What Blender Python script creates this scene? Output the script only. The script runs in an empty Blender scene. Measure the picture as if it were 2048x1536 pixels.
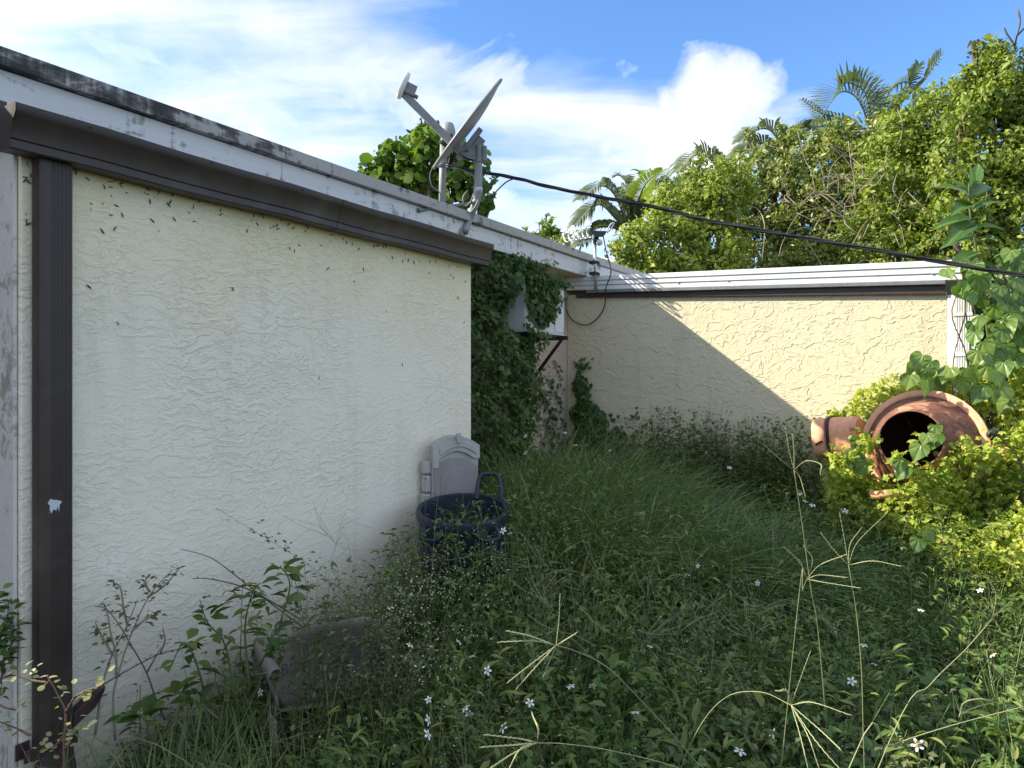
import bpy, math, random
import numpy as np
from mathutils import Vector, Matrix

random.seed(11)
rng = np.random.default_rng(7)
scn = bpy.context.scene
COL = scn.collection
R = math.radians

# ------------------------------------------------------------------ camera
F, CX, HY, EYE = 1420.0, 1024.0, 757.0, 1.55
cam = bpy.data.cameras.new('camera')
cam.sensor_width = 36.0
cam.lens = F / 2048 * 36
cam.shift_y = -(768 - HY) / 2048
cam.clip_start, cam.clip_end = 0.05, 3000
cam_o = bpy.data.objects.new('camera', cam)
COL.objects.link(cam_o)
cam_o.location = (0, 0, EYE)
cam_o.rotation_euler = (R(90), 0, 0)
scn.camera = cam_o

# house frame: U runs along the long wall (away), N points out of it into the yard
TH = math.atan(861 / F)
U = Vector((math.sin(TH), math.cos(TH), 0))
N = Vector((math.cos(TH), -math.sin(TH), 0))
PHI = math.atan2(U.y, U.x)

# ------------------------------------------------------------------ sky and sun
sun_dir = (0.75 * U + 1.28 * N + Vector((0, 0, -1.0))).normalized()   # travel of the light
sun_el = math.asin(-sun_dir.z)
sun_az = math.atan2(-sun_dir.x, -sun_dir.y)
world = bpy.data.worlds.new('World')
scn.world = world
world.use_nodes = True
wn = world.node_tree
wn.nodes.clear()


def L(nt, a, b):
    nt.links.new(a, b)


def nd(nt, typ, **kw):
    n = nt.nodes.new(typ)
    for k, v in kw.items():
        setattr(n, k, v)
    return n


def math_(nt, op, a, b=None, clamp=False):
    n = nd(nt, 'ShaderNodeMath', operation=op, use_clamp=clamp)
    for i, s in enumerate((a, b)):
        if s is None:
            continue
        if isinstance(s, (int, float)):
            n.inputs[i].default_value = s
        else:
            L(nt, s, n.inputs[i])
    return n.outputs[0]


def ramp(nt, fac, stops, interp='LINEAR'):
    n = nd(nt, 'ShaderNodeValToRGB')
    cr = n.color_ramp
    cr.interpolation = interp
    while len(cr.elements) < len(stops):
        cr.elements.new(0.5)
    for e, (p, c) in zip(cr.elements, stops):
        e.position = p
        e.color = (c, c, c, 1) if isinstance(c, (int, float)) else (*c, 1)
    L(nt, fac, n.inputs[0])
    return n.outputs[0]


def mixc(nt, fac, a, b, blend='MIX'):
    n = nd(nt, 'ShaderNodeMix', data_type='RGBA', blend_type=blend)
    for sock, s in ((n.inputs[0], fac), (n.inputs[6], a), (n.inputs[7], b)):
        if isinstance(s, (int, float)):
            sock.default_value = s
        elif isinstance(s, tuple):
            sock.default_value = (*s, 1)
        else:
            L(nt, s, sock)
    return n.outputs[2]


def noise(nt, vec, scale, detail=3, rough=.55, dist=0.0):
    n = nd(nt, 'ShaderNodeTexNoise')
    n.inputs['Scale'].default_value = scale
    n.inputs['Detail'].default_value = detail
    n.inputs['Roughness'].default_value = rough
    n.inputs['Distortion'].default_value = dist
    if vec is not None:
        L(nt, vec, n.inputs['Vector'])
    return n.outputs[0]


def mapping(nt, vec, scale=(1, 1, 1), rot=(0, 0, 0), loc=(0, 0, 0)):
    n = nd(nt, 'ShaderNodeMapping')
    n.inputs['Scale'].default_value = scale
    n.inputs['Rotation'].default_value = rot
    n.inputs['Location'].default_value = loc
    L(nt, vec, n.inputs['Vector'])
    return n.outputs[0]


SKY_STRENGTH = 0.15
tc = nd(wn, 'ShaderNodeTexCoord')
sky = nd(wn, 'ShaderNodeTexSky', sky_type='NISHITA')
sky.sun_disc = False
sky.sun_elevation = sun_el
sky.sun_rotation = sun_az
sky.air_density, sky.dust_density, sky.ozone_density = 1.0, 0.35, 2.0
D = tc.outputs['Generated']
sep = nd(wn, 'ShaderNodeSeparateXYZ')
L(wn, D, sep.inputs[0])
sx, sy, sz = sep.outputs
# clouds laid on a plane overhead: wisps stretched along one direction, plus a puffier layer
zc = math_(wn, 'MAXIMUM', math_(wn, 'ADD', sz, 0.12), 0.05)
cmb = nd(wn, 'ShaderNodeCombineXYZ')
L(wn, math_(wn, 'DIVIDE', sx, zc), cmb.inputs[0])
L(wn, math_(wn, 'DIVIDE', sy, zc), cmb.inputs[1])
plane = cmb.outputs[0]
wisp = noise(wn, mapping(wn, plane, (1.0, 2.6, 1), (0, 0, R(-24)), (3.1, .4, 0)), 1.3, 9, .56, .5)
puff = noise(wn, mapping(wn, D, (1, 1, 1.3), (0, 0, 0), (1.7, 2.2, .9)), 4.2, 9, .52, .25)
bank = math_(wn, 'SUBTRACT', math_(wn, 'SUBTRACT', .43, math_(wn, 'MULTIPLY', sx, .20)), sz)
edge = math_(wn, 'SUBTRACT', .37, sx)
bias = math_(wn, 'MINIMUM', math_(wn, 'MULTIPLY', bank, 3.2), math_(wn, 'MULTIPLY', edge, 4.0))
bias = math_(wn, 'MINIMUM', math_(wn, 'MAXIMUM', bias, -.30), .17)
# the blue gap lies ahead; broken cloud out of view is added for warm fill light
rest = math_(wn, 'SUBTRACT', math_(wn, 'MULTIPLY', math_(wn, 'SUBTRACT', .52, sy), 2.0), .30)
bias = math_(wn, 'MAXIMUM', bias, math_(wn, 'MINIMUM', rest, .15))
dens = math_(wn, 'ADD', math_(wn, 'ADD', math_(wn, 'MULTIPLY', wisp, .62), math_(wn, 'MULTIPLY', puff, .45)), bias)
dens = ramp(wn, dens, [(.50, 0.0), (.62, .22), (.78, .60), (.98, .95)])
heap = ramp(wn, math_(wn, 'ADD', noise(wn, mapping(wn, D, (1, 1, 1.5), (0, 0, 0), (.35, 1.9, 4.1)), 5.5, 10, .55, .35), math_(wn, 'MULTIPLY', bias, .55)), [(.55, 0.0), (.62, .38), (.78, .72)])
dens = math_(wn, 'MAXIMUM', dens, heap)
# one puffy cumulus low over the trees
dp = nd(wn, 'ShaderNodeVectorMath', operation='DOT_PRODUCT')
nv = nd(wn, 'ShaderNodeVectorMath', operation='NORMALIZE')
L(wn, D, nv.inputs[0])
L(wn, nv.outputs[0], dp.inputs[0])
dp.inputs[1].default_value = tuple(Vector(((1425 - CX) / F, 1, (HY - 255) / F)).normalized())
near_ = math_(wn, 'SUBTRACT', 1.0, math_(wn, 'DIVIDE', math_(wn, 'SUBTRACT', 1.0, dp.outputs['Value']), .0055))
pf_ = noise(wn, mapping(wn, D, (1, 1, 1.1), (0, 0, 0), (2.2, .4, 1.3)), 13, 9, .55, .2)
pf_ = math_(wn, 'ADD', math_(wn, 'MULTIPLY', pf_, .75), math_(wn, 'MULTIPLY', math_(wn, 'MAXIMUM', near_, -1.0), .34))
dens = math_(wn, 'MAXIMUM', dens, ramp(wn, pf_, [(.42, 0.0), (.53, .5), (.70, .85)]))
cloud_col = mixc(wn, puff, (2.5, 2.5, 2.52), (3.9, 3.8, 3.6))
blue = mixc(wn, 1.0, sky.outputs[0], (.36, .49, .64), 'MULTIPLY')
skycol = mixc(wn, dens, blue, cloud_col)
bg = nd(wn, 'ShaderNodeBackground')
bg.inputs[1].default_value = SKY_STRENGTH
L(wn, skycol, bg.inputs[0])
wo = nd(wn, 'ShaderNodeOutputWorld')
L(wn, bg.outputs[0], wo.inputs[0])

sl = bpy.data.lights.new('sun', 'SUN')
sl.energy = 3.2
sl.angle = R(0.5)
sl.color = (1.0, .91, .74)
so = bpy.data.objects.new('sun', sl)
COL.objects.link(so)
so.rotation_euler = sun_dir.to_track_quat('-Z', 'Y').to_euler()
so.location = (-8, -3, 9)

scn.view_settings.view_transform = 'Standard'
scn.view_settings.look = 'None'
scn.view_settings.exposure = 1.6
scn.view_settings.gamma = 1.0
scn.view_settings.use_curve_mapping = False


# ------------------------------------------------------------------ geometry helpers
def H(a, b, z):
    return Vector((a * U.x + b * N.x, a * U.y + b * N.y, z))


def at(px, py, Z):
    return Vector(((px - CX) / F * Z, Z, EYE + (HY - py) / F * Z))


def on_b(px, py, b):                       # where a line of sight meets the plane b = const of the house
    dx = (px - CX) / F
    return at(px, py, b / (N.x * dx + N.y))


def on_a(px, py, a):
    dx = (px - CX) / F
    return at(px, py, a / (U.x * dx + U.y))


def ab(p):
    return p.x * U.x + p.y * U.y, p.x * N.x + p.y * N.y


def thing(name, label, cat, loc=(0, 0, 0), rotz=0, group=None):
    o = bpy.data.objects.new(name, None)
    o.empty_display_size = .1
    COL.objects.link(o)
    o.location = loc
    o.rotation_euler = (0, 0, rotz)
    return tag(o, label, cat, group)


def tag(o, label=None, cat=None, group=None, kind=None):
    for k, v in (('label', label), ('category', cat), ('group', group), ('kind', kind)):
        if v:
            o[k] = v
    return o


def root_loc(o):
    v = Vector((0, 0, 0))
    while o is not None:
        v += Vector(o.location)
        o = o.parent
    return v


class MB:
    def __init__(s):
        s.v, s.f = [], []

    def quadbox(s, P):                      # P: 8 corners, bottom ring then top ring
        i = len(s.v)
        s.v += [Vector(p) for p in P]
        for q in ((3, 2, 1, 0), (4, 5, 6, 7), (0, 1, 5, 4), (1, 2, 6, 5), (2, 3, 7, 6), (3, 0, 4, 7)):
            s.f.append([i + k for k in q])
        return s

    def box(s, x0, x1, y0, y1, z0, z1):
        return s.quadbox([(x0, y0, z0), (x1, y0, z0), (x1, y1, z0), (x0, y1, z0),
                          (x0, y0, z1), (x1, y0, z1), (x1, y1, z1), (x0, y1, z1)])

    def hbox(s, a0, a1, b0, b1, z0, z1):
        return s.quadbox([H(a0, b1, z0), H(a1, b1, z0), H(a1, b0, z0), H(a0, b0, z0),
                          H(a0, b1, z1), H(a1, b1, z1), H(a1, b0, z1), H(a0, b0, z1)])

    def loft(s, rings, closed=True, caps=True):
        i = len(s.v)
        n = len(rings[0])
        for r in rings:
            s.v += [Vector(p) for p in r]
        m = n if closed else n - 1
        for k in range(len(rings) - 1):
            for j in range(m):
                a, b = i + k * n + j, i + k * n + (j + 1) % n
                s.f.append([a, b, b + n, a + n])
        if caps and closed:
            s.f.append([i + j for j in range(n)][::-1])
            s.f.append([i + (len(rings) - 1) * n + j for j in range(n)])
        return s

    def tube(s, pts, r, n=8, caps=True):
        pts = [Vector(p) for p in pts]
        m = len(pts)
        rr = r if isinstance(r, (list, tuple)) else [r] * m
        t0 = (pts[1] - pts[0]).normalized()
        x = t0.orthogonal().normalized()
        rings = []
        for k in range(m):
            t = (pts[min(k + 1, m - 1)] - pts[max(k - 1, 0)]).normalized()
            x = (x - t * x.dot(t)).normalized()
            y = t.cross(x)
            rings.append([pts[k] + rr[k] * (math.cos(2 * math.pi * j / n) * x + math.sin(2 * math.pi * j / n) * y) for j in range(n)])
        return s.loft(rings, True, caps)

    def revolve(s, c, axis, prof, n=32, caps=True, sq=None):
        c, axis = Vector(c), Vector(axis).normalized()
        x = Vector((0, 0, 1)) if abs(axis.z) < .999 else Vector((1, 0, 0))
        x = (x - axis * x.dot(axis)).normalized()
        y = axis.cross(x)
        rings = []
        for d, r in prof:
            ring = []
            for j in range(n):
                a = 2 * math.pi * j / n
                k = 1.0
                if sq:
                    k = 1 / (abs(math.cos(a)) ** sq + abs(math.sin(a)) ** sq) ** (1 / sq)
                ring.append(c + axis * d + r * k * (math.cos(a) * x + math.sin(a) * y))
            rings.append(ring)
        return s.loft(rings, True, caps)

    def build(s, name, mat, root=None, smooth=False, bevel=0, local=False, solid=0, auto=None):
        off = root_loc(root) if (root is not None and not local) else Vector((0, 0, 0))
        me = bpy.data.meshes.new(name)
        me.from_pydata([tuple(p - off) for p in s.v], [], s.f)
        me.materials.append(mat)
        if smooth or auto:
            me.polygons.foreach_set('use_smooth', [True] * len(me.polygons))
            if auto:
                me.set_sharp_from_angle(angle=R(auto))
        me.update()
        o = bpy.data.objects.new(name, me)
        COL.objects.link(o)
        if root is not None:
            o.parent = root
        if solid:
            m = o.modifiers.new('solid', 'SOLIDIFY')
            m.thickness = solid
            m.offset = 0
        if bevel:
            m = o.modifiers.new('bevel', 'BEVEL')
            m.width = bevel
            m.segments = 2
            m.limit_method = 'ANGLE'
            m.angle_limit = R(40)
        return o


def smoothpts(pts, n):
    """Catmull-Rom through the points."""
    pts = [Vector(p) for p in pts]
    P = [pts[0] * 2 - pts[1]] + pts + [pts[-1] * 2 - pts[-2]]
    out = []
    for k in range(1, len(P) - 2):
        p0, p1, p2, p3 = P[k - 1:k + 3]
        for i in range(n):
            t = i / n
            out.append(.5 * ((2 * p1) + (p2 - p0) * t + (2 * p0 - 5 * p1 + 4 * p2 - p3) * t * t + (3 * p1 - p0 - 3 * p2 + p3) * t ** 3))
    out.append(P[-2])
    return out


def npmesh(name, V, Fc, mat, root=None, tint=None, smooth=False):
    V = np.asarray(V, dtype=np.float32).reshape(-1, 3)
    Fc = np.asarray(Fc, dtype=np.int32).reshape(-1, 3)
    if root is not None:
        V = V - np.array(root_loc(root), dtype=np.float32)
    me = bpy.data.meshes.new(name)
    me.vertices.add(len(V))
    me.vertices.foreach_set('co', V.ravel())
    me.loops.add(len(Fc) * 3)
    me.loops.foreach_set('vertex_index', Fc.ravel())
    me.polygons.add(len(Fc))
    me.polygons.foreach_set('loop_start', np.arange(0, len(Fc) * 3, 3, dtype=np.int32))
    if smooth:
        me.polygons.foreach_set('use_smooth', np.ones(len(Fc), dtype=bool))
    if tint is not None:
        at_ = me.attributes.new('tint', 'FLOAT', 'POINT')
        at_.data.foreach_set('value', np.asarray(tint, dtype=np.float32))
    me.update(calc_edges=True)
    me.validate()
    me.materials.append(mat)
    o = bpy.data.objects.new(name, me)
    COL.objects.link(o)
    if root is not None:
        o.parent = root
    return o


# leaf templates: x across, y along, z off the face
def tpl(v, f):
    return np.array(v, dtype=np.float64), np.array(f, dtype=np.int32)


T_FOLD = tpl([(0, 0, 0), (-.5, .45, .14), (0, 1, -.04), (.5, .45, .14)], [(0, 2, 1), (0, 3, 2)])
T_LEAF = tpl([(0, 0, 0), (-.46, .34, .10), (0, .5, -.02), (.46, .34, .10), (-.34, .66, .06), (.34, .66, .06), (0, 1, -.16)],
             [(0, 2, 1), (0, 3, 2), (1, 2, 4), (2, 3, 5), (4, 2, 6), (2, 5, 6)])
_c = [(math.cos(a) * .5, .52 + math.sin(a) * .5, .05 * math.cos(2 * a)) for a in np.linspace(-math.pi / 2, 1.5 * math.pi, 9)[:-1]]
T_ROUND = tpl([(0, .5, -.03)] + _c, [(0, 1 + i, 1 + (i + 1) % 8) for i in range(8)])


def combine(parts):
    v, f, n = [], [], 0
    for (pv, pf), sc, ang, off, dz in parts:
        c, s_ = math.cos(ang), math.sin(ang)
        q = pv * sc
        q = np.stack([q[:, 0] * c - q[:, 1] * s_ + off[0], q[:, 0] * s_ + q[:, 1] * c + off[1], q[:, 2] + dz * q[:, 1]], 1)
        v.append(q)
        f.append(pf + n)
        n += len(q)
    return np.concatenate(v), np.concatenate(f)


_w = np.array((.62, 1, 1))
_leafn = (T_LEAF[0] * _w, T_LEAF[1])
_foldn = (T_FOLD[0] * np.array((.75, 1, 1)), T_FOLD[1])
T_TRI = combine([(_leafn, .62, 0, (0, .38), -.1), (_leafn, .5, 1.15, (0, .34), -.2), (_leafn, .5, -1.15, (0, .34), -.2)])
T_LOBE = combine([(_foldn, .62, 0, (0, .35), -.1), (_foldn, .52, 1.2, (0, .34), -.15), (_foldn, .52, -1.2, (0, .34), -.15),
                  (_foldn, .36, 2.2, (0, .3), -.1), (_foldn, .36, -2.2, (0, .3), -.1)])


def unit(A):
    return A / np.maximum(np.linalg.norm(A, axis=1, keepdims=True), 1e-9)


def leaves(name, P, Dr, Nr, S, T, mat, tint, W=1.0, root=None):
    Dr = unit(Dr)
    B = unit(np.cross(Dr, Nr))
    Nn = np.cross(B, Dr)
    tv, tf = T
    n, k = len(P), len(tv)
    S = np.asarray(S).reshape(-1, 1, 1)
    V = P[:, None, :] + S * (tv[None, :, 1:2] * Dr[:, None, :] + W * tv[None, :, 0:1] * B[:, None, :] + tv[None, :, 2:3] * Nn[:, None, :])
    Fc = tf[None] + (np.arange(n) * k)[:, None, None]
    return npmesh(name, V, Fc, mat, root, np.repeat(tint, k))


def ribbon_arrays(C, side, w):
    """C (n,k,3) centre lines, side (n,3), w (n,k) half widths -> verts, tris."""
    n, k, _ = C.shape
    V = np.stack([C - side[:, None, :] * w[..., None], C + side[:, None, :] * w[..., None]], 2).reshape(n, 2 * k, 3)
    f = []
    for i in range(k - 1):
        a = 2 * i
        f += [(a, a + 1, a + 3), (a, a + 3, a + 2)]
    Fc = np.array(f)[None] + (np.arange(n) * 2 * k)[:, None, None]
    return V.reshape(-1, 3), Fc.reshape(-1, 3)


def join_arrays(items):
    v, f, t, n = [], [], [], 0
    for V, Fc, tt in items:
        v.append(V.reshape(-1, 3))
        f.append(Fc.reshape(-1, 3) + n)
        t.append(np.broadcast_to(tt, (len(V.reshape(-1, 3)),)) if np.ndim(tt) == 0 else tt)
        n += len(V.reshape(-1, 3))
    return np.concatenate(v), np.concatenate(f), np.concatenate(t)


def rand_unit(n):
    return unit(rng.normal(size=(n, 3)))


# ------------------------------------------------------------------ materials
def mk(name, rough=.6, metal=0.0, spec=.5):
    m = bpy.data.materials.new(name)
    m.use_nodes = True
    nt = m.node_tree
    b = nt.nodes['Principled BSDF']
    b.inputs['Roughness'].default_value = rough
    b.inputs['Metallic'].default_value = metal
    b.inputs['Specular IOR Level'].default_value = spec
    return m, nt, b


def objco(nt, rot=True):
    n = nd(nt, 'ShaderNodeTexCoord')
    return mapping(nt, n.outputs['Object'], rot=(0, 0, -PHI)) if rot else n.outputs['Object']


def setbump(nt, b, h, strength, dist):
    n = nd(nt, 'ShaderNodeBump')
    n.inputs['Strength'].default_value = strength
    n.inputs['Distance'].default_value = dist
    L(nt, h, n.inputs['Height'])
    L(nt, n.outputs[0], b.inputs['Normal'])


def plain(name, col, rough=.5, metal=0.0, var=.12, scale=14, spec=.5, dirt=None, bump=0):
    """Colour broken up by two noises, optional dirt in blotches."""
    m, nt, b = mk(name, rough, metal, spec)
    co = objco(nt, False)
    n = noise(nt, co, scale, 5, .6)
    lo = tuple(c * (1 - var) for c in col)
    hi = tuple(min(1, c * (1 + var)) for c in col)
    c = ramp(nt, n, [(.3, lo), (.7, hi)])
    if dirt:
        d = ramp(nt, noise(nt, co, scale * .35, 6, .68), [(.5, 0.0), (.72, .75)])
        c = mixc(nt, d, c, dirt)
    L(nt, c, b.inputs['Base Color'])
    L(nt, math_(nt, 'ADD', math_(nt, 'MULTIPLY', n, .25), rough - .12), b.inputs['Roughness'])
    if bump:
        setbump(nt, b, noise(nt, co, scale * 6, 3), .4, bump)
    return m


def stucco(name, col, fine=True, stain=(.35, .34, .26), yellow=None):
    m, nt, b = mk(name, .85, 0, .25)
    co = objco(nt)
    warp = nd(nt, 'ShaderNodeTexNoise')
    warp.inputs['Scale'].default_value = 7.0 if fine else 4.0
    warp.inputs['Detail'].default_value = 3
    L(nt, co, warp.inputs['Vector'])
    wv = nd(nt, 'ShaderNodeVectorMath', operation='MULTIPLY_ADD')
    L(nt, warp.outputs[1], wv.inputs[0])
    wv.inputs[1].default_value = (.15, .15, .11) if fine else (.16, .16, .2)
    L(nt, co, wv.inputs[2])
    v = wv.outputs[0]
    if fine:
        n1 = noise(nt, mapping(nt, v, (17, 17, 50)), 1.0, 3.0, .5)
        ridge = ramp(nt, n1, [(.40, .55), (.475, .70), (.495, 0.0), (.53, .45), (.64, .95)])
        patch = ramp(nt, noise(nt, co, 1.7, 4), [(.32, .12), (.66, 1.0)])
        h = math_(nt, 'ADD', math_(nt, 'MULTIPLY', ridge, patch), math_(nt, 'MULTIPLY', noise(nt, co, 130, 3), .35))
        setbump(nt, b, h, .65, .006)
    else:
        n1 = noise(nt, mapping(nt, v, (7, 7, 12)), 1.0, 1.5, .5, .6)
        n2 = noise(nt, mapping(nt, v, (17, 17, 22), loc=(5, 2, 7)), 1.0, 1.0, .5, .9)
        h = math_(nt, 'ADD', ramp(nt, n1, [(.47, 0.0), (.515, 1.0), (.60, .72), (.72, .6)]),
                  ramp(nt, n2, [(.56, 0.0), (.60, .8), (.66, .5)]))
        h = math_(nt, 'ADD', h, math_(nt, 'MULTIPLY', noise(nt, co, 110, 3), .25))
        setbump(nt, b, h, .6, .0065)
    big = noise(nt, co, .9, 5, .6)
    c = mixc(nt, ramp(nt, big, [(.3, 0.0), (.75, .30)]), col, tuple(k * .86 for k in col))
    streak = noise(nt, mapping(nt, co, (7, 7, .7)), 1.0, 5, .6)
    c = mixc(nt, ramp(nt, streak, [(.54, 0.0), (.78, .42)]), c, stain)
    if yellow:
        sp = nd(nt, 'ShaderNodeSeparateXYZ')
        L(nt, nd(nt, 'ShaderNodeNewGeometry').outputs['Position'], sp.inputs[0])
        zz = math_(nt, 'ADD', sp.outputs[2], math_(nt, 'MULTIPLY', math_(nt, 'SUBTRACT', noise(nt, co, 2.5, 5), .5), .9))
        f = ramp(nt, math_(nt, 'DIVIDE', zz, 3.0), [(.56, 0.0), (.82, .85)])
        c = mixc(nt, f, c, yellow)
        low = ramp(nt, math_(nt, 'DIVIDE', zz, 3.0), [(.08, .75), (.30, 0.0)])
        c = mixc(nt, low, c, stain)
    fine_dirt = ramp(nt, noise(nt, co, 60, 4, .7), [(.60, 0.0), (.85, .35)])
    c = mixc(nt, fine_dirt, c, stain)
    L(nt, c, b.inputs['Base Color'])
    return m


def leafmat(name, cols, trans=.35, rough=.5, spec=.35, tcol=(1.25, 1.35, .55), use_obj=False):
    m, nt, b = mk(name, rough, 0, spec)
    if use_obj:
        fac = nd(nt, 'ShaderNodeObjectInfo').outputs['Random']
    else:
        a = nd(nt, 'ShaderNodeAttribute', attribute_type='GEOMETRY')
        a.attribute_name = 'tint'
        fac = a.outputs['Fac']
    st = [(i / (len(cols) - 1), c) for i, c in enumerate(cols)]
    c = ramp(nt, fac, st)
    if use_obj:
        sp = nd(nt, 'ShaderNodeSeparateXYZ')
        L(nt, objco(nt, False), sp.inputs[0])
        ang = math_(nt, 'ARCTAN2', sp.outputs[0], math_(nt, 'ADD', sp.outputs[1], .03))
        vn = math_(nt, 'ABSOLUTE', math_(nt, 'SINE', math_(nt, 'MULTIPLY', ang, 4.5)))
        vein = ramp(nt, vn, [(.0, .75), (.10, .35), (.24, 0.0)])
        n = noise(nt, objco(nt, False), 5, 4)
        c = mixc(nt, ramp(nt, n, [(.35, 0.0), (.7, .45)]), c, tuple(k * .6 for k in cols[0]))
        c = mixc(nt, vein, c, tuple(min(1, k * 1.5) for k in cols[-1]))
        setbump(nt, b, vn, .35, .02)
    L(nt, c, b.inputs['Base Color'])
    tr = nd(nt, 'ShaderNodeBsdfTranslucent')
    L(nt, mixc(nt, 1.0, c, tcol, 'MULTIPLY'), tr.inputs[0])
    mx = nd(nt, 'ShaderNodeMixShader')
    mx.inputs[0].default_value = trans
    L(nt, b.outputs[0], mx.inputs[1])
    L(nt, tr.outputs[0], mx.inputs[2])
    L(nt, mx.outputs[0], nt.nodes['Material Output'].inputs[0])
    return m


def boardmat(name, base, dirt, amount, far_amount=None, rough=.75):
    """Painted board with black algae and runs; the growth is thickest towards the near end of the board."""
    m, nt, b = mk(name, rough, 0, .3)
    co = objco(nt)
    sp = nd(nt, 'ShaderNodeSeparateXYZ')
    L(nt, co, sp.inputs[0])
    n = noise(nt, mapping(nt, co, (1.6, 5, 4.0)), 3.2, 9, .68, .4)
    runs = noise(nt, mapping(nt, co, (26, 10, 1.6)), 1.0, 4, .6)
    d = math_(nt, 'ADD', math_(nt, 'MULTIPLY', n, .72), math_(nt, 'MULTIPLY', runs, .34))
    if far_amount is not None:
        along = nd(nt, 'ShaderNodeMapRange')
        along.inputs['From Min'].default_value = .6 - HOUSE_A
        along.inputs['From Max'].default_value = 3.2 - HOUSE_A
        along.inputs['To Min'].default_value = amount
        along.inputs['To Max'].default_value = far_amount
        L(nt, sp.outputs[0], along.inputs['Value'])
        d = math_(nt, 'ADD', d, along.outputs[0])
    else:
        d = math_(nt, 'ADD', d, amount)
    mask = ramp(nt, d, [(.51, 0.0), (.565, .72), (.64, .96)])
    grain = noise(nt, mapping(nt, co, (2, 20, 60)), 1.0, 4)
    c = mixc(nt, ramp(nt, grain, [(.35, 0.0), (.7, .25)]), base, tuple(k * .7 for k in base))
    c = mixc(nt, mask, c, dirt)
    L(nt, c, b.inputs['Base Color'])
    setbump(nt, b, math_(nt, 'ADD', grain, math_(nt, 'MULTIPLY', n, .6)), .35, .003)
    return m


HOUSE_A = 3.0
M_WALL = stucco('cream_stucco', (.88, .825, .665), True, (.60, .57, .44), (.82, .71, .40))
M_WALL2 = stucco('beige_stucco', (.66, .595, .415), False, (.42, .37, .27))
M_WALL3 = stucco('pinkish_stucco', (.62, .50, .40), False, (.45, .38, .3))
M_BROWN = plain('brown_gutter_paint', (.050, .037, .031), .42, 0, .18, 9, .35, (.105, .085, .074))
M_BROWN2 = plain('brown_trim_paint', (.050, .030, .027), .5, 0, .2, 11)
M_BLACKBOARD = boardmat('algae_blackened_board', (.40, .39, .37), (.030, .031, .029), .145, -.075)
M_BOARD = boardmat('weathered_white_board', (.66, .66, .65), (.19, .185, .175), -.085, -.05)
M_SOFFIT = plain('yellowed_soffit', (.55, .47, .30), .8, 0, .15, 5)
M_PLY = boardmat('weathered_grey_board', (.66, .64, .58), (.30, .28, .24), -.06)
M_ROOF = plain('roof_felt', (.16, .155, .15), .9, 0, .2, 6)
M_ALU = plain('white_aluminium', (.74, .75, .74), .42, 0, .05, 8, .5, (.60, .60, .57))
M_GREY = plain('grey_galvanised', (.20, .21, .215), .45, .25, .14, 22, .5, (.13, .13, .125))
M_PVC = plain('grey_conduit', (.25, .265, .265), .5, 0, .1, 16, .5, (.25, .25, .24))
M_DISH = plain('grey_dish_paint', (.24, .245, .245), .5, 0, .10, 9, .5, (.16, .16, .15))
M_LNB = plain('pale_grey_plastic', (.55, .57, .57), .45, 0, .08, 12)
M_DARK = plain('dark_metal', (.035, .035, .036), .45, .2, .2, 20)
M_WIRE = plain('black_cable', (.018, .018, .020), .45, 0, .2, 30)
M_STEEL = plain('bright_steel', (.62, .63, .63), .28, .75, .08, 20)
M_ACW = plain('white_enamel', (.74, .75, .75), .4, 0, .05, 9, .5, (.55, .55, .5))
M_GRILLE = plain('grey_grille_wire', (.32, .33, .33), .45, 0, .1, 20)
M_COIL = plain('dark_coil', (.05, .052, .055), .6, .2, .2, 40)
M_NAVY = plain('navy_plastic', (.012, .022, .044), .4, 0, .25, 7, .5, (.045, .05, .055))
M_TAUPE = plain('taupe_plastic', (.285, .262, .262), .5, 0, .10, 6, .4, (.20, .185, .17))
M_PALE = plain('pale_grey_cabinet_plastic', (.42, .415, .39), .5, 0, .10, 8, .4, (.30, .29, .26))
M_CHAIR = plain('pinkish_grey_plastic', (.25, .215, .20), .6, 0, .16, 6, .3, (.11, .095, .08))
M_BARK = plain('bark', (.13, .105, .080), .9, 0, .3, 18, .2, None, .01)
M_TWIG = plain('dry_twig', (.27, .225, .16), .85, 0, .25, 20, .2)
M_STEM = plain('green_stem', (.10, .13, .04), .6, 0, .25, 15)
M_REDSTEM = plain('reddish_stem', (.17, .09, .06), .7, 0, .25, 15)
M_STRAW = plain('straw_green_stalk', (.31, .33, .16), .6, 0, .2, 25)
M_PETAL = plain('white_petal', (.80, .80, .77), .6, 0, .04, 30)
M_DISC = plain('yellow_flower_centre', (.55, .30, .03), .7, 0, .2, 60)
M_INSECT = plain('grey_insect_case', (.10, .095, .085), .9, 0, .25, 200)
M_SPLAT = plain('pale_paint_splash', (.52, .58, .58), .6, 0, .05, 30)


def soilmat():
    m, nt, b = mk('soil', .95, 0, .1)
    co = objco(nt, False)
    n = noise(nt, co, 5, 8, .7)
    c = ramp(nt, n, [(.3, (.022, .018, .012)), (.5, (.040, .034, .021)), (.72, (.060, .060, .026))])
    L(nt, c, b.inputs['Base Color'])
    setbump(nt, b, n, .8, .05)
    return m


def rustmat():
    m, nt, b = mk('rusty_orange_paint', .6, 0, .4)
    co = objco(nt, False)
    n = noise(nt, co, 7, 8, .66, .3)
    c = ramp(nt, noise(nt, co, 30, 4), [(.3, (.78, .34, .18)), (.7, (.87, .45, .27))])
    c = mixc(nt, ramp(nt, n, [(.62, 0.0), (.68, .85)]), c, (.24, .10, .065))
    L(nt, c, b.inputs['Base Color'])
    setbump(nt, b, n, .3, .01)
    return m


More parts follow.
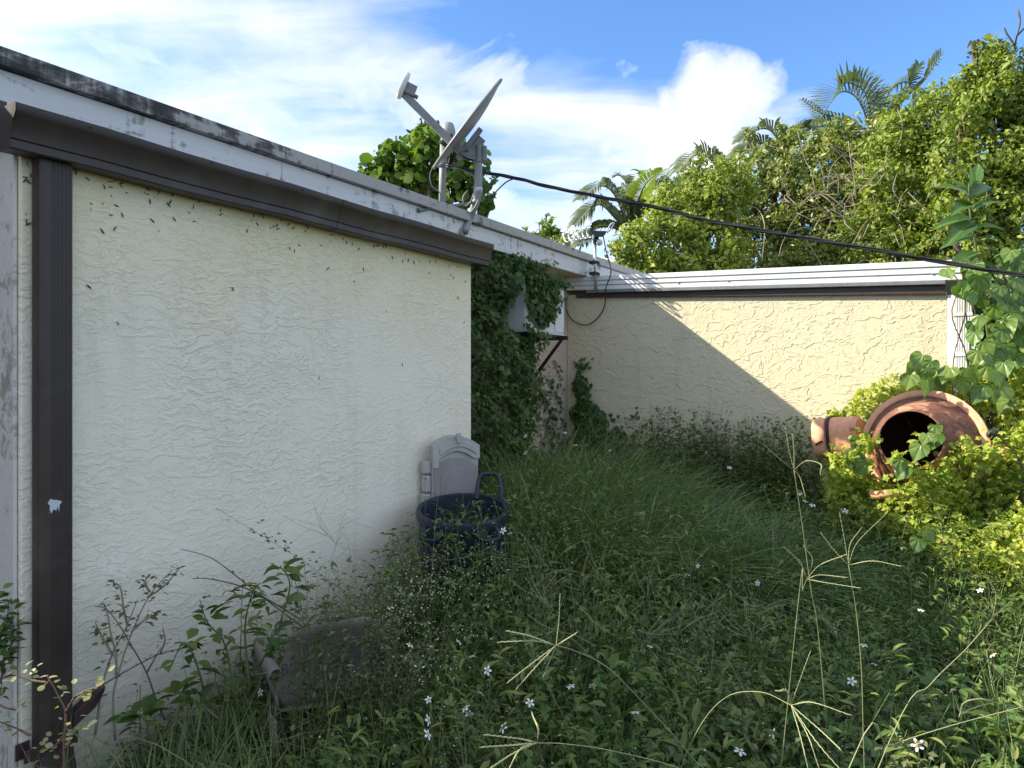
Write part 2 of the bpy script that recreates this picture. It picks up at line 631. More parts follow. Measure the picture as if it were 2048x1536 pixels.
def scalemat():
    m, nt, b = mk('rust_scaled_drum', .75, 0, .3)
    co = objco(nt, False)
    n = noise(nt, co, 6.5, 9, .7, .5)
    c = ramp(nt, noise(nt, co, 24, 5), [(.3, (.13, .055, .036)), (.7, (.23, .105, .07))])
    c = mixc(nt, ramp(nt, n, [(.52, 0.0), (.60, .85)]), c, (.58, .28, .16))
    L(nt, c, b.inputs['Base Color'])
    setbump(nt, b, n, .5, .02)
    return m


M_SOIL, M_RUST, M_SCALE = soilmat(), rustmat(), scalemat()
M_DRUMIN = plain('dark_rusty_drum_inside', (.05, .018, .013), .9, 0, .3, 10)
M_WEED = leafmat('weed_leaf', [(.028, .066, .014), (.062, .122, .026), (.115, .185, .040), (.22, .245, .065)], .18, .45, .3)
M_WEED2 = leafmat('pale_weed_leaf', [(.070, .100, .038), (.125, .155, .060), (.20, .205, .10)], .2, .6, .25)
M_GRASS = leafmat('grass_blade', [(.080, .145, .050), (.145, .225, .078), (.21, .295, .11), (.35, .32, .17)], .28, .5, .3)
M_STRAWLEAF = leafmat('dead_grass', [(.16, .12, .075), (.27, .215, .13), (.36, .30, .19)], .15, .7)
M_CREEP = leafmat('creeper_leaf', [(.13, .22, .026), (.28, .37, .045), (.42, .47, .068), (.52, .51, .13)], .4, .5)
M_IVY = leafmat('wall_vine_leaf', [(.038, .082, .020), (.072, .138, .034), (.13, .20, .05)], .25, .45)
M_PALE_LEAF = leafmat('pale_sprig_leaf', [(.22, .24, .08), (.36, .36, .17), (.46, .44, .24)], .35, .5)
M_HEART = leafmat('heart_leaf', [(.100, .185, .040), (.145, .245, .055), (.20, .29, .06)], .38, .38, .5, use_obj=True)
M_MILK = leafmat('lance_leaf', [(.055, .125, .030), (.085, .170, .045), (.12, .205, .05)], .3, .4, .5, use_obj=True)
M_TREE = leafmat('yellow_green_leaf', [(.070, .118, .020), (.155, .220, .032), (.26, .325, .046), (.38, .395, .075)], .35, .5)
M_TREE2 = leafmat('olive_leaf', [(.065, .105, .022), (.15, .20, .042), (.25, .295, .062), (.35, .35, .095)], .3, .42, .5)
M_TREE3 = leafmat('mid_green_leaf', [(.050, .105, .018), (.105, .185, .028), (.21, .29, .042)], .42, .45)
M_PALM = leafmat('palm_leaflet', [(.085, .130, .075), (.150, .195, .115), (.25, .275, .145)], .25, .42, .5)
M_PALM2 = leafmat('fresh_palm_leaflet', [(.16, .24, .045), (.24, .32, .06), (.33, .38, .10)], .4, .45)
M_DOT = leafmat('tiny_seed_head', [(.42, .43, .30), (.62, .62, .48), (.50, .54, .30)], .1, .8)

# ------------------------------------------------------------------ ground
g = MB()
gs = 24
for j in range(gs + 1):
    for i in range(gs + 1):
        x, y = (i / gs - .5) * 2, (j / gs - .5) * 2
        x, y = math.copysign(abs(x) ** 3, x) * 600, math.copysign(abs(y) ** 3, y) * 600
        g.v.append(Vector((x, y, 0)))
for j in range(gs):
    for i in range(gs):
        k = j * (gs + 1) + i
        g.f.append([k, k + 1, k + gs + 2, k + gs + 1])
tag(g.build('ground', M_SOIL), kind='structure')

# ------------------------------------------------------------------ house
B_W, B_F, B_M = -2.55, -3.06, -3.28          # bump-out wall, fascia, main wall
A_L, A_R, A_B = 1.139, 3.708, 6.49           # bump-out ends, far wall
zr = lambda z: EYE + z
house = thing('house', 'cream stucco house wall with brown gutter and white weathered roof edge', 'house', H(HOUSE_A, -3.0, 0))
MB().hbox(A_L, A_R, B_M + .004, B_W, -.05, zr(.835)).build('stucco_wall', M_WALL, house, bevel=.006)
w = MB()
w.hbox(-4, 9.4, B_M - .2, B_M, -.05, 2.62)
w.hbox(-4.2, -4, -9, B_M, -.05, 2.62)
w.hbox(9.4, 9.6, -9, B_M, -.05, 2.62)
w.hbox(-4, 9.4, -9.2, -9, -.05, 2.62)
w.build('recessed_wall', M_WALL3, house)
MB().hbox(A_L - .014, A_L - .002, -3.27, B_W - .014, .02, zr(.80)).build('weathered_panel', M_PLY, house, bevel=.003)
MB().hbox(A_L - .06, A_L - .015, -3.05, -2.60, zr(.775), zr(.90)).build('trim_board', M_BROWN2, house, bevel=.004)
s = MB()
s.hbox(A_R + .002, A_B - .003, B_M + .003, B_F - .002, zr(1.02), zr(1.035))
s.build('soffit', M_SOFFIT, house)
s = MB()
for (b0, z0, b1, z1) in ((-2.56, .840, -3.054, .985),):
    s.quadbox([H(A_L - .02, b0, zr(z0)), H(A_R + .05, b0, zr(z0)), H(A_R + .05, b1, zr(z1)), H(A_L - .02, b1, zr(z1)),
               H(A_L - .02, b0, zr(z0 + .02)), H(A_R + .05, b0, zr(z0 + .02)), H(A_R + .05, b1, zr(z1 + .02)), H(A_L - .02, b1, zr(z1 + .02))])
s.build('lean_to_roof', M_ROOF, house)
for a0, a1 in ((-1.6, 2.62), (2.623, 4.90), (4.903, 6.44)):
    MB().hbox(a0, a1, B_F, B_F + .025, zr(1.02), zr(1.166)).build('fascia_board', M_BOARD, house, bevel=.003)
for a0, a1 in ((-1.6, 2.95), (2.954, 4.62), (4.624, 5.62), (5.625, 9.3)):
    MB().hbox(a0, a1, B_F + .002, B_F + .062, zr(1.170), zr(1.240)).build('roof_edge_board', M_BLACKBOARD, house, bevel=.004)
MB().hbox(6.443, 9.3, B_F, B_F + .022, zr(1.02), zr(1.166)).build('fascia_board', M_BOARD, house, bevel=.003)
s = MB()
s.quadbox([H(-4.3, B_F + .03, zr(1.19)), H(9.3, B_F + .03, zr(1.19)), H(9.3, -9.3, zr(1.19)), H(-4.3, -9.3, zr(1.19)),
           H(-4.3, B_F + .05, zr(1.243)), H(9.3, B_F + .05, zr(1.243)), H(9.3, -9.3, zr(1.30)), H(-4.3, -9.3, zr(1.30))])
s.build('roof', M_ROOF, house)

# gutter: K-profile swept along the wall (b offset from the wall, z below the lip)
prof = [(.006, -.004), (.006, -.135), (.082, -.137), (.086, -.133), (.086, -.108), (.092, -.104), (.095, -.085), (.104, -.055),
        (.117, -.034), (.122, -.026), (.122, -.002), (.116, .001), (.112, -.003), (.112, -.022), (.108, -.03), (.096, -.05), (.086, -.083), (.080, -.100),
        (.078, -.128), (.012, -.127), (.012, -.004)]
GA0, GA1, GZ = 1.075, 3.78, zr(.85)


def ring(a, dz=0.0):
    return [H(a, B_W + b, GZ + z + dz) for b, z in prof]


gut = MB().loft([ring(GA0 + (GA1 - GA0) * k / 10, .003 * math.sin(k * 1.9)) for k in range(11)]).build('gutter', M_BROWN, house, auto=35)
out_prof = [(b + (.0022 if b > .05 else 0), z - (.0022 if z < -.12 else 0)) for b, z in prof[:11]]
for aj in (2.46,):
    MB().loft([[H(a_, B_W + b, GZ + z) for b, z in out_prof] for a_ in (aj, aj + .035)]).build('joint_sleeve', M_BROWN, gut, auto=35)
for k in range(6):
    p = H(GA0 + .22 + .46 * k, B_W + .122, GZ - .012)
    MB().revolve(p, N, [(0, .0045), (.003, .004), (.0045, .0015)], 8).build('hanger_screw', M_DARK, gut)
cap_prof = prof[1:12]
for a0 in (GA0 - .004, GA1 + .001):
    outer = [(.006, -.004)] + cap_prof
    MB().loft([[H(a0, B_W + b, GZ + z) for b, z in outer], [H(a0 + .003, B_W + b, GZ + z) for b, z in outer]]).build('end_cap', M_BROWN, gut)

# downspout with fluted face
DA0, DA1, DB = 1.168, 1.275, B_W + .055


def ds_ring(z, da=0.0, db=0.0):
    pts = [(DA0 + .004, B_W + .004), (DA0, B_W + .012), (DA0, DB - .014), (DA0 + .004, DB - .004), (DA0 + .014, DB)]
    x = DA0 + .038
    for k in range(5):
        pts += [(x, DB), (x + .0025, DB - .0028), (x + .0075, DB - .0028), (x + .010, DB)]
        x += .0126
    pts += [(DA1 - .004, DB - .001), (DA1, DB - .006), (DA1, B_W + .012), (DA1 - .004, B_W + .004)]
    return [H(a + da, b + db, z) for a, b in pts]


dsp = MB().loft([ds_ring(z) for z in (.34, .8, 1.4, 2.0, 2.268)]).build('downspout', M_BROWN, house, auto=25)
# lower elbow kicked out from the wall, with a pipe collar
MB().loft([ds_ring(.345, 0, .004), ds_ring(.30, 0, .010), ds_ring(.20, 0, .045), ds_ring(.08, 0, .10), ds_ring(.03, 0, .15)]).build('elbow', M_BROWN, dsp, auto=25)
st = MB()
st.hbox(DA0 - .045, DA1 + .012, DB + .001, DB + .006, .325, .365)
st.hbox(DA0 - .045, DA0 - .004, B_W + .001, B_W + .007, .318, .372)
st.build('strap', M_BROWN2, dsp, bevel=.002)
s = MB()
c0, c1 = H(DA1 + .002, DB - .02, .40), H(DA1 + .085, DB + .012, .475)
ax = (c1 - c0)
s.loft([[c0 + Vector((0, 0, dz)) + N * db for db, dz in ((-.02, -.03), (.012, -.03), (.016, .02), (-.02, .022))],
        [c0 + ax * .75 + Vector((0, 0, dz)) + N * db for db, dz in ((-.02, -.034), (.012, -.034), (.018, .018), (-.02, .022))],
        [c0 + ax * 1.12 + Vector((0, 0, dz)) + N * db for db, dz in ((-.006, -.012), (.004, -.012), (.006, .004), (-.006, .006))]])
s.build('bent_strap_end', M_BROWN2, dsp, bevel=.003)
sp_ = MB()
cc = on_b(108, 1008, DB + .0015)
ring_ = []
for k in range(22):
    a = 2 * math.pi * k / 22
    r = .019 + .004 * math.sin(3 * a + 1) + .002 * math.sin(7 * a)
    x_, z_ = r * 1.0 * math.cos(a), r * .85 * math.sin(a)
    if z_ < -.006:
        z_ -= .024 * max(0, math.sin(9 * a)) ** 2
    ring_.append((x_, z_))
sp_.loft([[cc + U * x_ + Vector((0, 0, z_)) for x_, z_ in ring_], [cc + U * x_ + Vector((0, 0, z_)) + N * .0012 for x_, z_ in ring_]])
sp_.build('paint_splash', M_SPLAT, dsp)

# junction box and pipe on the shaded recess, mostly behind the vine
MB().hbox(3.9, 4.32, B_M + .001, B_M + .05, 1.34, 1.66).build('meter_box', M_WALL, house, bevel=.006)
MB().tube([H(4.52, B_M + .03, 1.9), H(4.52, B_M + .03, 2.3), H(4.52, B_M + .03, 2.56)], .024, 10).build('wall_pipe', M_PVC, house, smooth=True)

# insect cases dotted over the stucco under the gutter
ins = MB()
ins.revolve((0, 0, 0), (0, 0, 1), [(-.0095, .0006), (-.006, .0019), (0, .0026), (.005, .0018), (.0105, .0005)], 6)
ins_me = ins.build('insect_case', M_INSECT)
ins_mesh = ins_me.data
bpy.data.objects.remove(ins_me)
spots = [(183, 407), (206, 407), (222, 430), (233, 411), (245, 430), (290, 386), (300, 380), (205, 462), (318, 461), (349, 438), (379, 425), (387, 414),
         (442, 429), (515, 448), (577, 449), (526, 433), (554, 451), (466, 578), (178, 573), (236, 646), (580, 497), (589, 502), (656, 537), (709, 563),
         (785, 515), (828, 525), (773, 623), (805, 729), (638, 756), (923, 535), (931, 563), (400, 404), (412, 402), (432, 410), (520, 426), (615, 455),
         (611, 462), (658, 460), (663, 470), (686, 478), (693, 485), (705, 488), (718, 498), (767, 494), (872, 522)]
for k in range(62):
    px = random.uniform(152, 930)
    py = 334 + .2406 * (px - 143) + min(random.expovariate(1 / 22), 120) + 2
    spots.append((px, py))
for k in range(9):
    spots.append((random.uniform(50, 62), random.uniform(320, 470)))
for k, (px, py) in enumerate(spots):
    p = on_b(px, py, B_W + .003)
    o = bpy.data.objects.new('insect_case', ins_mesh)
    COL.objects.link(o)
    o.location = p
    sc = random.uniform(.5, 1.25)
    o.rotation_euler = Matrix.Rotation(PHI, 3, 'Z').to_euler()
    o.rotation_euler = (Matrix.Rotation(PHI, 3, 'Z') @ Matrix.Rotation(random.gauss(0, .75), 3, 'Y')).to_euler()
    o.scale = (sc, sc, sc)
    tag(o, 'tiny grey insect case clinging to the cream stucco wall below the brown gutter', 'insect case', 'insect cases on the cream wall')

# ------------------------------------------------------------------ extension at the far end
ext = thing('extension', 'beige textured stucco extension with white ribbed roof edge, half in sun', 'building', H(A_B, -1.6, 0))
s = MB()
s.hbox(A_B + .16, 9.2, -.13, .03, -.05, 2.14)
s.build('stucco_wall', M_WALL2, ext)
zb = lambda b: zr(.763 - .040 * b)
zt = lambda b: zr(.917 - .033 * b)
zbr = lambda b: zr(.655 - .051 * b)


def rake(a0, a1, b0, b1, f0, f1):
    m = MB()
    m.quadbox([H(a0, b1, f0(b1)), H(a1, b1, f0(b1)), H(a1, b0, f0(b0)), H(a0, b0, f0(b0)),
               H(a0, b1, f1(b1)), H(a1, b1, f1(b1)), H(a1, b0, f1(b0)), H(a0, b0, f1(b0))])
    return m


rake(A_B, A_B + .16, B_M + .002, .03, lambda b: -.05, lambda b: zbr(b) + .03).build('stucco_wall', M_WALL2, ext, bevel=.006)
for k in range(3):
    lo = lambda b, k=k: zb(b) + (zt(b) - zb(b)) * (k / 3 + (.006 if k else 0))
    hi = lambda b, k=k: zb(b) + (zt(b) - zb(b)) * ((k + 1) / 3 - .006)
    rake(A_B - .045 - .010 * k, A_B - .006, B_M + .004, .22, lo, hi).build('flashing_strip', M_ALU, ext, bevel=.005)
rake(A_B - .004, A_B + 3.0, B_M + .004, .20, lambda b: zt(b) - .10, lambda b: zt(b) - .003).build('roof_panel', M_ALU, ext)
for px, py in ((1357, 566), (1457, 562), (1606, 554), (1756, 550), (1866, 548)):
    p = on_a(px, py, A_B - .047)
    MB().revolve(p, -U, [(0, .009), (.005, .008), (.008, .003)], 8).build('screw', M_GREY, ext)
rake(A_B - .075, A_B - .002, B_M + .25, .02, lambda b: zb(b) - .034, lambda b: zb(b) - .002).build('drip_strip', M_GREY, ext, bevel=.004)
rake(A_B - .036, A_B - .001, B_M + .12, .02, lambda b: zbr(b), lambda b: zb(b) - .036).build('brown_trim', M_BROWN2, ext, bevel=.004)
MB().hbox(A_B - .012, A_B + .10, .033, .085, .4, 2.20).build('corner_trim', M_ALU, ext, bevel=.004)
x = .09
pts = [(A_B + .03, .088), (A_B - .02, .088), (A_B - .03, .094)]
for k in range(6):
    pts += [(A_B - .03, x + .006), (A_B - .023, x + .008), (A_B - .023, x + .012), (A_B - .03, x + .014)]
    x += .0155
pts += [(A_B - .03, x + .006), (A_B - .02, x + .012), (A_B + .03, x + .012)]
MB().loft([[H(a, b, z) for a, b in pts] for z in (.35, 1.2, 2.20)]).build('white_downspout', M_ALU, ext, auto=25)
for z in (2.03, 1.72):
    MB().hbox(A_B - .036, A_B + .03, .070, .198, z, z + .025).build('strap', M_ALU, ext, bevel=.003)

# ------------------------------------------------------------------ satellite dish
ZD = 5.33
foot = on_b(929, 464, B_F + .05)
dish = thing('satellite_dish', 'grey satellite dish on bent pole bolted to the white roof edge', 'satellite dish', foot)
mp = [foot, at(938, 440, ZD - .03), at(949, 412, ZD - .06), at(955, 392, ZD - .07), at(957, 372, ZD - .08), at(957, 340, ZD - .08), at(957, 297, ZD - .08)]
MB().tube(smoothpts(mp, 6), .0285, 14).build('mast', M_PVC, dish, smooth=True)
MB().tube([at(956, 386, ZD - .07), at(957, 374, ZD - .08)], .0315, 14).build('collar', M_LNB, dish, smooth=True)
MB().revolve(foot + N * -.03, N, [(0, .034), (.012, .034), (.02, .028)], 16).build('foot_plate', M_PVC, dish)
br = MB()
br.tube([at(949, 405, ZD - .09), at(900, 412, ZD - .10), on_b(838, 421, B_F + .045)], .011, 8)
br.build('brace', M_GREY, dish, smooth=True)
MB().revolve(on_b(836, 421, B_F + .025), N, [(0, .018), (.010, .017), (.016, .010)], 12).build('brace_foot', M_GREY, dish)
top = at(957, 297, ZD - .08)
cl = MB()
cl.tube([at(957, 326, ZD - .08), at(957, 292, ZD - .08)], .037, 14)
q = at(957, 309, ZD - .08)
cl.quadbox([q + Vector((x_, y_, z_)) for z_ in (-.055, .055) for x_, y_ in ((.03, -.03), (.062, -.03), (.062, .03), (.03, .03))])
cl.build('clamp', M_GREY, dish, bevel=.003)
bk = MB()
hinge = at(935, 302, ZD - .10)
for sgn in (-1, 1):
    y_ = .028 * sgn
    bk.loft([[p + Vector((0, y_ - .004, 0)) for p in (at(951, 322, ZD - .08), at(951, 293, ZD - .08), at(938, 285, ZD - .08), at(922, 293, ZD - .1), at(918, 309, ZD - .1), at(935, 318, ZD - .1))],
             [p + Vector((0, y_ + .004, 0)) for p in (at(951, 322, ZD - .08), at(951, 293, ZD - .08), at(938, 285, ZD - .08), at(922, 293, ZD - .1), at(918, 309, ZD - .1), at(935, 318, ZD - .1))]])
bk.tube([hinge + Vector((0, -.05, 0)), hinge + Vector((0, .05, 0))], .012, 8)
bk.tube([at(945, 312, ZD - .12), at(945, 312, ZD - .02)], .009, 8)
bk.tube([at(928, 298, ZD - .12), at(928, 298, ZD - .02)], .009, 8)
bk.build('bracket', M_GREY, dish)
# reflector: shallow offset bowl seen nearly edge-on
rc = (at(1000, 163, ZD - .08) + at(868, 334, ZD - .08)) / 2
ex = (at(1000, 163, ZD - .08) - at(868, 334, ZD - .08))
RL = ex.length / 2
ex.normalize()
vr = (rc - Vector((0, 0, EYE))).normalized()
nx = ex.cross(vr).normalized()
if nx.x > 0:
    nx = -nx
tilt = R(2.2)                                # the back just shows
nrm_ = (nx * math.cos(tilt) + vr * math.sin(tilt)).normalized()
nrm_ = (nrm_ - ex * nrm_.dot(ex)).normalized()
ey = nrm_.cross(ex).normalized()
rf = MB()
rings = []
NR, NA = 8, 48
for k in range(NR + 1):
    r = max(k / NR, .02)
    rings.append([rc + ex * RL * r * math.cos(2 * math.pi * j / NA) + ey * RL * .86 * r * math.sin(2 * math.pi * j / NA) - nrm_ * .05 * (1 - r * r) for j in range(NA)])
rings.append([p + nrm_ * .006 + (p - rc).normalized() * .008 for p in rings[-1]])
rings.append([p - nrm_ * .016 for p in rings[-1]])
rf.loft(rings, True, False)
rf.build('reflector', M_DISH, dish, smooth=True, solid=.006)
bp = rc - ex * RL * .28 - nrm_ * .09
s = MB()
for dx, dy in ((-.11, 0), (.0, 0)):
    pass
s.loft([[bp + ex * u_ + ey * v_ - nrm_ * d_ for u_, v_ in ((-.12, -.07), (.14, -.07), (.14, .07), (-.12, .07))] for d_ in (-.01, .03)])
s.loft([[bp + ex * u_ + ey * v_ - nrm_ * d_ for u_, v_ in ((-.05, -.04), (.10, -.04), (.10, .04), (-.05, .04))] for d_ in (.03, .09)])
s.build('back_plate', M_GREY, dish, bevel=.004)
arm_a, arm_b = at(922, 304, ZD - .17), at(806, 186, ZD - .25)
av = (arm_b - arm_a).normalized()
ah = Vector((0, 1, 0))
ah = (ah - av * ah.dot(av)).normalized()
aw = av.cross(ah)
arm = MB().loft([[p + ah * h_ + aw * w_ for h_, w_ in ((-.02, -.026), (.02, -.026), (.02, .026), (-.02, .026))] for p in (arm_a, arm_b)])
arm.build('feed_arm', M_GREY, dish, bevel=.004)
lc = at(806, 171, ZD - .26)
ld = (at(813, 143, ZD - .26) - at(792, 194, ZD - .26))
ll = ld.length / 2
ld.normalize()
lface = Vector((-.9, -.25, .37))
lface = (lface - ld * lface.dot(ld)).normalized()
ls = ld.cross(lface)
hd = MB()
hd.loft([[lc + ld * ll * k_ * math.cos(2 * math.pi * j / 24) + ls * .075 * k_ * math.sin(2 * math.pi * j / 24) + lface * d_ for j in range(24)]
         for d_, k_ in ((-.022, .80), (-.018, 1.0), (.006, 1.0), (.02, .86))])
lnb = hd.build('feed_cover', M_LNB, dish, auto=40)
hb = MB()
p0 = lc - lface * .022 - ld * .01
hb.loft([[p0 + ld * u_ + ls * v_ - lface * d_ for u_, v_ in ((-.035, -.04), (.04, -.04), (.04, .04), (-.035, .04))] for d_ in (0, .05, .075)])
for v_ in (-.025, .0, .025):
    hb.tube([p0 - lface * .07 + ls * v_ - ld * .02, p0 - lface * .105 + ls * v_ - ld * .02], .008, 8)
hb.build('feed_box', M_GREY, dish, bevel=.003)
# loose coax loops on the mast
cx = MB()
cx.tube(smoothpts([at(866, 333, ZD - .1), at(860, 350, ZD - .05), at(864, 372, ZD), at(880, 386, ZD + .1), at(880, 405, ZD + .15)], 6), .0045, 5)
cx.tube(smoothpts([at(925, 322, ZD - .1), at(905, 330, ZD), at(945, 350, ZD - .1), at(949, 372, ZD - .12), at(943, 400, ZD - .12), at(930, 412, ZD - .1), at(926, 395, ZD - .1), at(936, 380, ZD - .1)], 6), .0045, 5)
cx.tube(smoothpts([at(961, 378, ZD - .1), at(952, 410, ZD - .13), at(938, 425, ZD - .1), at(922, 418, ZD - .06)], 6), .0045, 5)
cx.build('coax', M_GREY, dish, smooth=True)

# ------------------------------------------------------------------ electric service mast and drop cable
ZM = 5.62
sm = thing('service_mast', 'grey electric service mast with hooded weatherhead behind the roof edge', 'service mast', at(884, 440, ZM))
MB().tube([at(884, 440, ZM), at(885, 360, ZM), at(887, 285, ZM)], .028, 14).build('pipe', M_PVC, sm, smooth=True)
hood = MB()
hc = at(895, 266, ZM - .02)
rings = []
for k in range(7):
    t = k / 6
    rr = .075 * math.sin(R(20 + 70 * min(t * 1.2, 1)))
    c = hc + Vector((-.045 + .085 * t, 0, .035 - .03 * t))
    rings.append([c + Vector((.25 * rr * math.cos(2 * math.pi * j / 16), rr * .85 * math.cos(2 * math.pi * j / 16), rr * math.sin(2 * math.pi * j / 16))) for j in range(16)])
hood.loft(rings)
hood.build('weatherhead', M_PVC, sm, smooth=True)
hd2 = MB()
hd2.tube([at(886, 290, ZM), at(893, 274, ZM - .02)], .038, 12)
hd2.build('throat', M_DARK, sm, smooth=True)
wr = MB()
for k in range(3):
    wr.tube(smoothpts([at(900 + 3 * k, 266 + 4 * k, ZM - .05), at(908 + 2 * k, 280, ZM - .07), at(903 + 4 * k, 305, ZM - .08), at(896 + 3 * k, 332, ZM - .06)], 5), .007, 6)
wr.build('entrance_wire', M_WIRE, sm, smooth=True)
MB().tube([at(884, 335, ZM), at(884.5, 327, ZM)], .036, 14).build('clamp', M_GREY, sm, smooth=True)

cab = thing('service_cable', 'black twisted overhead service cable crossing from the mast to the right', 'cable', at(893, 331, ZM - .05))
cpts = [(893, 331, 5.57), (940, 341, 5.5), (985, 348, 5.42), (1040, 358, 5.34), (1100, 374, 5.26), (1180, 390, 5.16), (1250, 403, 5.06), (1320, 417, 4.97), (1400, 437, 4.87), (1500, 457, 4.74),
        (1600, 475, 4.62), (1750, 499, 4.44), (1900, 527, 4.27), (2048, 552, 4.10), (2200, 574, 3.95), (2600, 600, 3.6)]
line = smoothpts([at(*p) for p in cpts], 14)
for k in range(3):
    pts = []
    for i, p in enumerate(line):
        t = (line[min(i + 1, len(line) - 1)] - line[max(i - 1, 0)]).normalized()
        x_ = t.cross(Vector((0, 0, 1))).normalized()
        y_ = x_.cross(t)
        a = i * .17 + 2.094 * k
        spread = .0075 if i > 22 else .0105
        pts.append(p + spread * (math.cos(a) * x_ + math.sin(a) * y_))
    MB().tube(pts, (.0074 if k else .0055), 6).build('strand', M_WIRE if k else M_DARK, cab, smooth=True)
tw = MB()
tw.tube(smoothpts([at(1030, 356, 5.34), at(1010, 366, 5.36), at(985, 390, 5.3), at(968, 402, 5.28)], 6), .0055, 5)
tw.tube(smoothpts([at(1000, 351, 5.4), at(985, 362, 5.36), at(966, 380, 5.28), at(960, 376, 5.26)], 6), .0055, 5)
tw.build('tail_wire', M_WIRE, cab, smooth=True)

# ------------------------------------------------------------------ TV antenna on the extension
AF = A_B - .11
pole_foot = on_a(1191, 579, AF)
ant = thing('tv_antenna', 'small white looped television antenna with black housing on a steel pole', 'antenna', pole_foot)
ZA = pole_foot.y
MB().tube([pole_foot, at(1190, 520, ZA), at(1189.5, 484, ZA)], .0165, 12).build('pole', M_STEEL, ant, smooth=True)
for y_ in (525, 547):
    s = MB()
    c = at(1188, y_, ZA)
    s.quadbox([c + U * a_ + N * b_ + Vector((0, 0, z_)) for z_ in (-.016, .016) for a_, b_ in ((-.03, -.04), (.075, -.04), (.075, .03), (-.03, .03))])
    s.tube([c + N * -.055, c + N * .05], .007, 6)
    s.build('clamp', M_DARK, ant, bevel=.003)
s = MB()
s.loft([[at(px, py, ZA + dy) for px, py in ((1183, 461), (1214, 462), (1210, 470), (1205, 474), (1190, 474), (1181, 470))] for dy in (-.09, .09)])
s.loft([[at(px, py, ZA + dy) for px, py in ((1186, 474), (1198, 474), (1197, 487), (1186, 487))] for dy in (-.045, .045)])
s.build('housing', M_DARK, ant, bevel=.006)
MB().revolve(at(1199, 485, ZA - .05), (0, -1, 0), [(-.05, .025), (.0, .032), (.03, .022)], 12).build('rotor_cap', M_LNB, ant, smooth=True)
boom = MB()
boom.tube([at(1184, 469, ZA), at(1131, 478, ZA - .1)], .007, 6)
boom.build('boom', M_LNB, ant, smooth=True)
for k in range(6):
    t = k / 5
    bx, by = 1181 - 46 * t, 467 + 7 * t
    z_ = ZA - .1 * t
    h_ = 12 + 1.5 * (k == 5)
    loop = [at(bx, by - h_, z_ - .22), at(bx - 5, by - h_ + 1, z_ - .1), at(bx - 7, by - 2, z_), at(bx - 5, by + h_ - 6, z_ - .1), at(bx + 1, by + h_ - 4, z_ - .22), at(bx + 5, by + h_ - 8, z_ - .1), at(bx + 3, by, z_)]
    MB().tube(smoothpts(loop, 5), .0065, 6).build('loop_element', M_LNB, ant, smooth=True)
MB().tube(smoothpts([at(1188, 478, ZA - .06), at(1160, 487, ZA - .12), at(1154, 483, ZA - .14), at(1160, 478, ZA - .12), at(1186, 472, ZA - .06)], 5), .007, 6).build('folded_dipole', M_LNB, ant, smooth=True)
MB().tube(smoothpts([at(1212, 464, ZA), at(1222, 448, ZA), at(1228, 446, ZA), at(1224, 454, ZA), at(1214, 466, ZA)], 5), .006, 6).build('reflector_loop', M_LNB, ant, smooth=True)
acb = tag(MB().tube(smoothpts([at(1206, 470, ZA - .05), at(1213, 505, ZA - .06), on_a(1222, 540, A_B - .10), on_a(1219, 556, A_B - .10), on_a(1211, 578, A_B - .10), on_a(1211, 600, A_B - .07),
                               on_a(1205, 622, A_B - .03), on_a(1190, 641, A_B - .03), on_a(1172, 650, A_B - .03), on_a(1150, 644, A_B - .03), on_a(1136, 628, A_B - .03), on_a(1131, 612, A_B - .03), on_a(1133, 594, A_B - .04)], 6), .0055, 6)
          .build('antenna_cable', M_WIRE, smooth=True), 'thin black antenna cable hanging in a loop against the beige wall', 'cable')

# ------------------------------------------------------------------ air conditioner on brackets
def Z_b(px, b):
    return b / (N.x * (px - CX) / F + N.y)


B_AC = -2.95
pn = on_b(1050, 553, B_AC)
pf = on_b(1128, 571, B_AC)
a0, a1 = ab(pn)[0], ab(pf)[0]
zt_, zb_ = pn.z, on_b(1050, 663, B_AC).z
ac = thing('air_conditioner', 'white air conditioner outdoor unit on wall brackets, overgrown with vine', 'air conditioner', H((a0 + a1) / 2, B_AC - .12, zb_))
MB().hbox(a0, a1, B_AC - .26, B_AC, zb_ + .012, zt_ - .012).build('casing', M_ACW, ac, bevel=.012)
MB().hbox(a0 - .006, a1 + .006, B_AC - .265, B_AC + .006, zt_ - .012, zt_ + .008).build('top_cover', M_ACW, ac, bevel=.005)
MB().hbox(a0 - .003, a1 + .003, B_AC - .262, B_AC + .004, zb_, zb_ + .011).build('base_pan', M_ACW, ac, bevel=.003)
ap = a0 + (a1 - a0) * .71
pan = MB().hbox(ap + .012, a1 - .012, B_AC + .001, B_AC + .006, zb_ + .03, zt_ - .03).build('service_panel', M_ACW, ac, bevel=.004)
fc = H(a0 + (a1 - a0) * .36, B_AC + .002, (zt_ + zb_) / 2)
rad = (zt_ - zb_) * .44
MB().revolve(fc, N, [(0, rad), (.001, rad)], 32).build('fan_opening', M_COIL, ac)
gr = MB()
for k in range(11):
    r = rad * (k + 1) / 11
    pts = [fc + N * .010 + U * r * math.cos(2 * math.pi * j / 32) + Vector((0, 0, r * math.sin(2 * math.pi * j / 32))) for j in range(33)]
    gr.tube(pts, .0028, 4, False)
for k in range(8):
    a = math.pi * k / 8
    d_ = U * math.cos(a) * rad + Vector((0, 0, math.sin(a) * rad))
    gr.tube([fc - d_ + N * .008, fc + d_ + N * .008], .0032, 4)
gr.build('fan_grille', M_GRILLE, ac)
fb = MB()
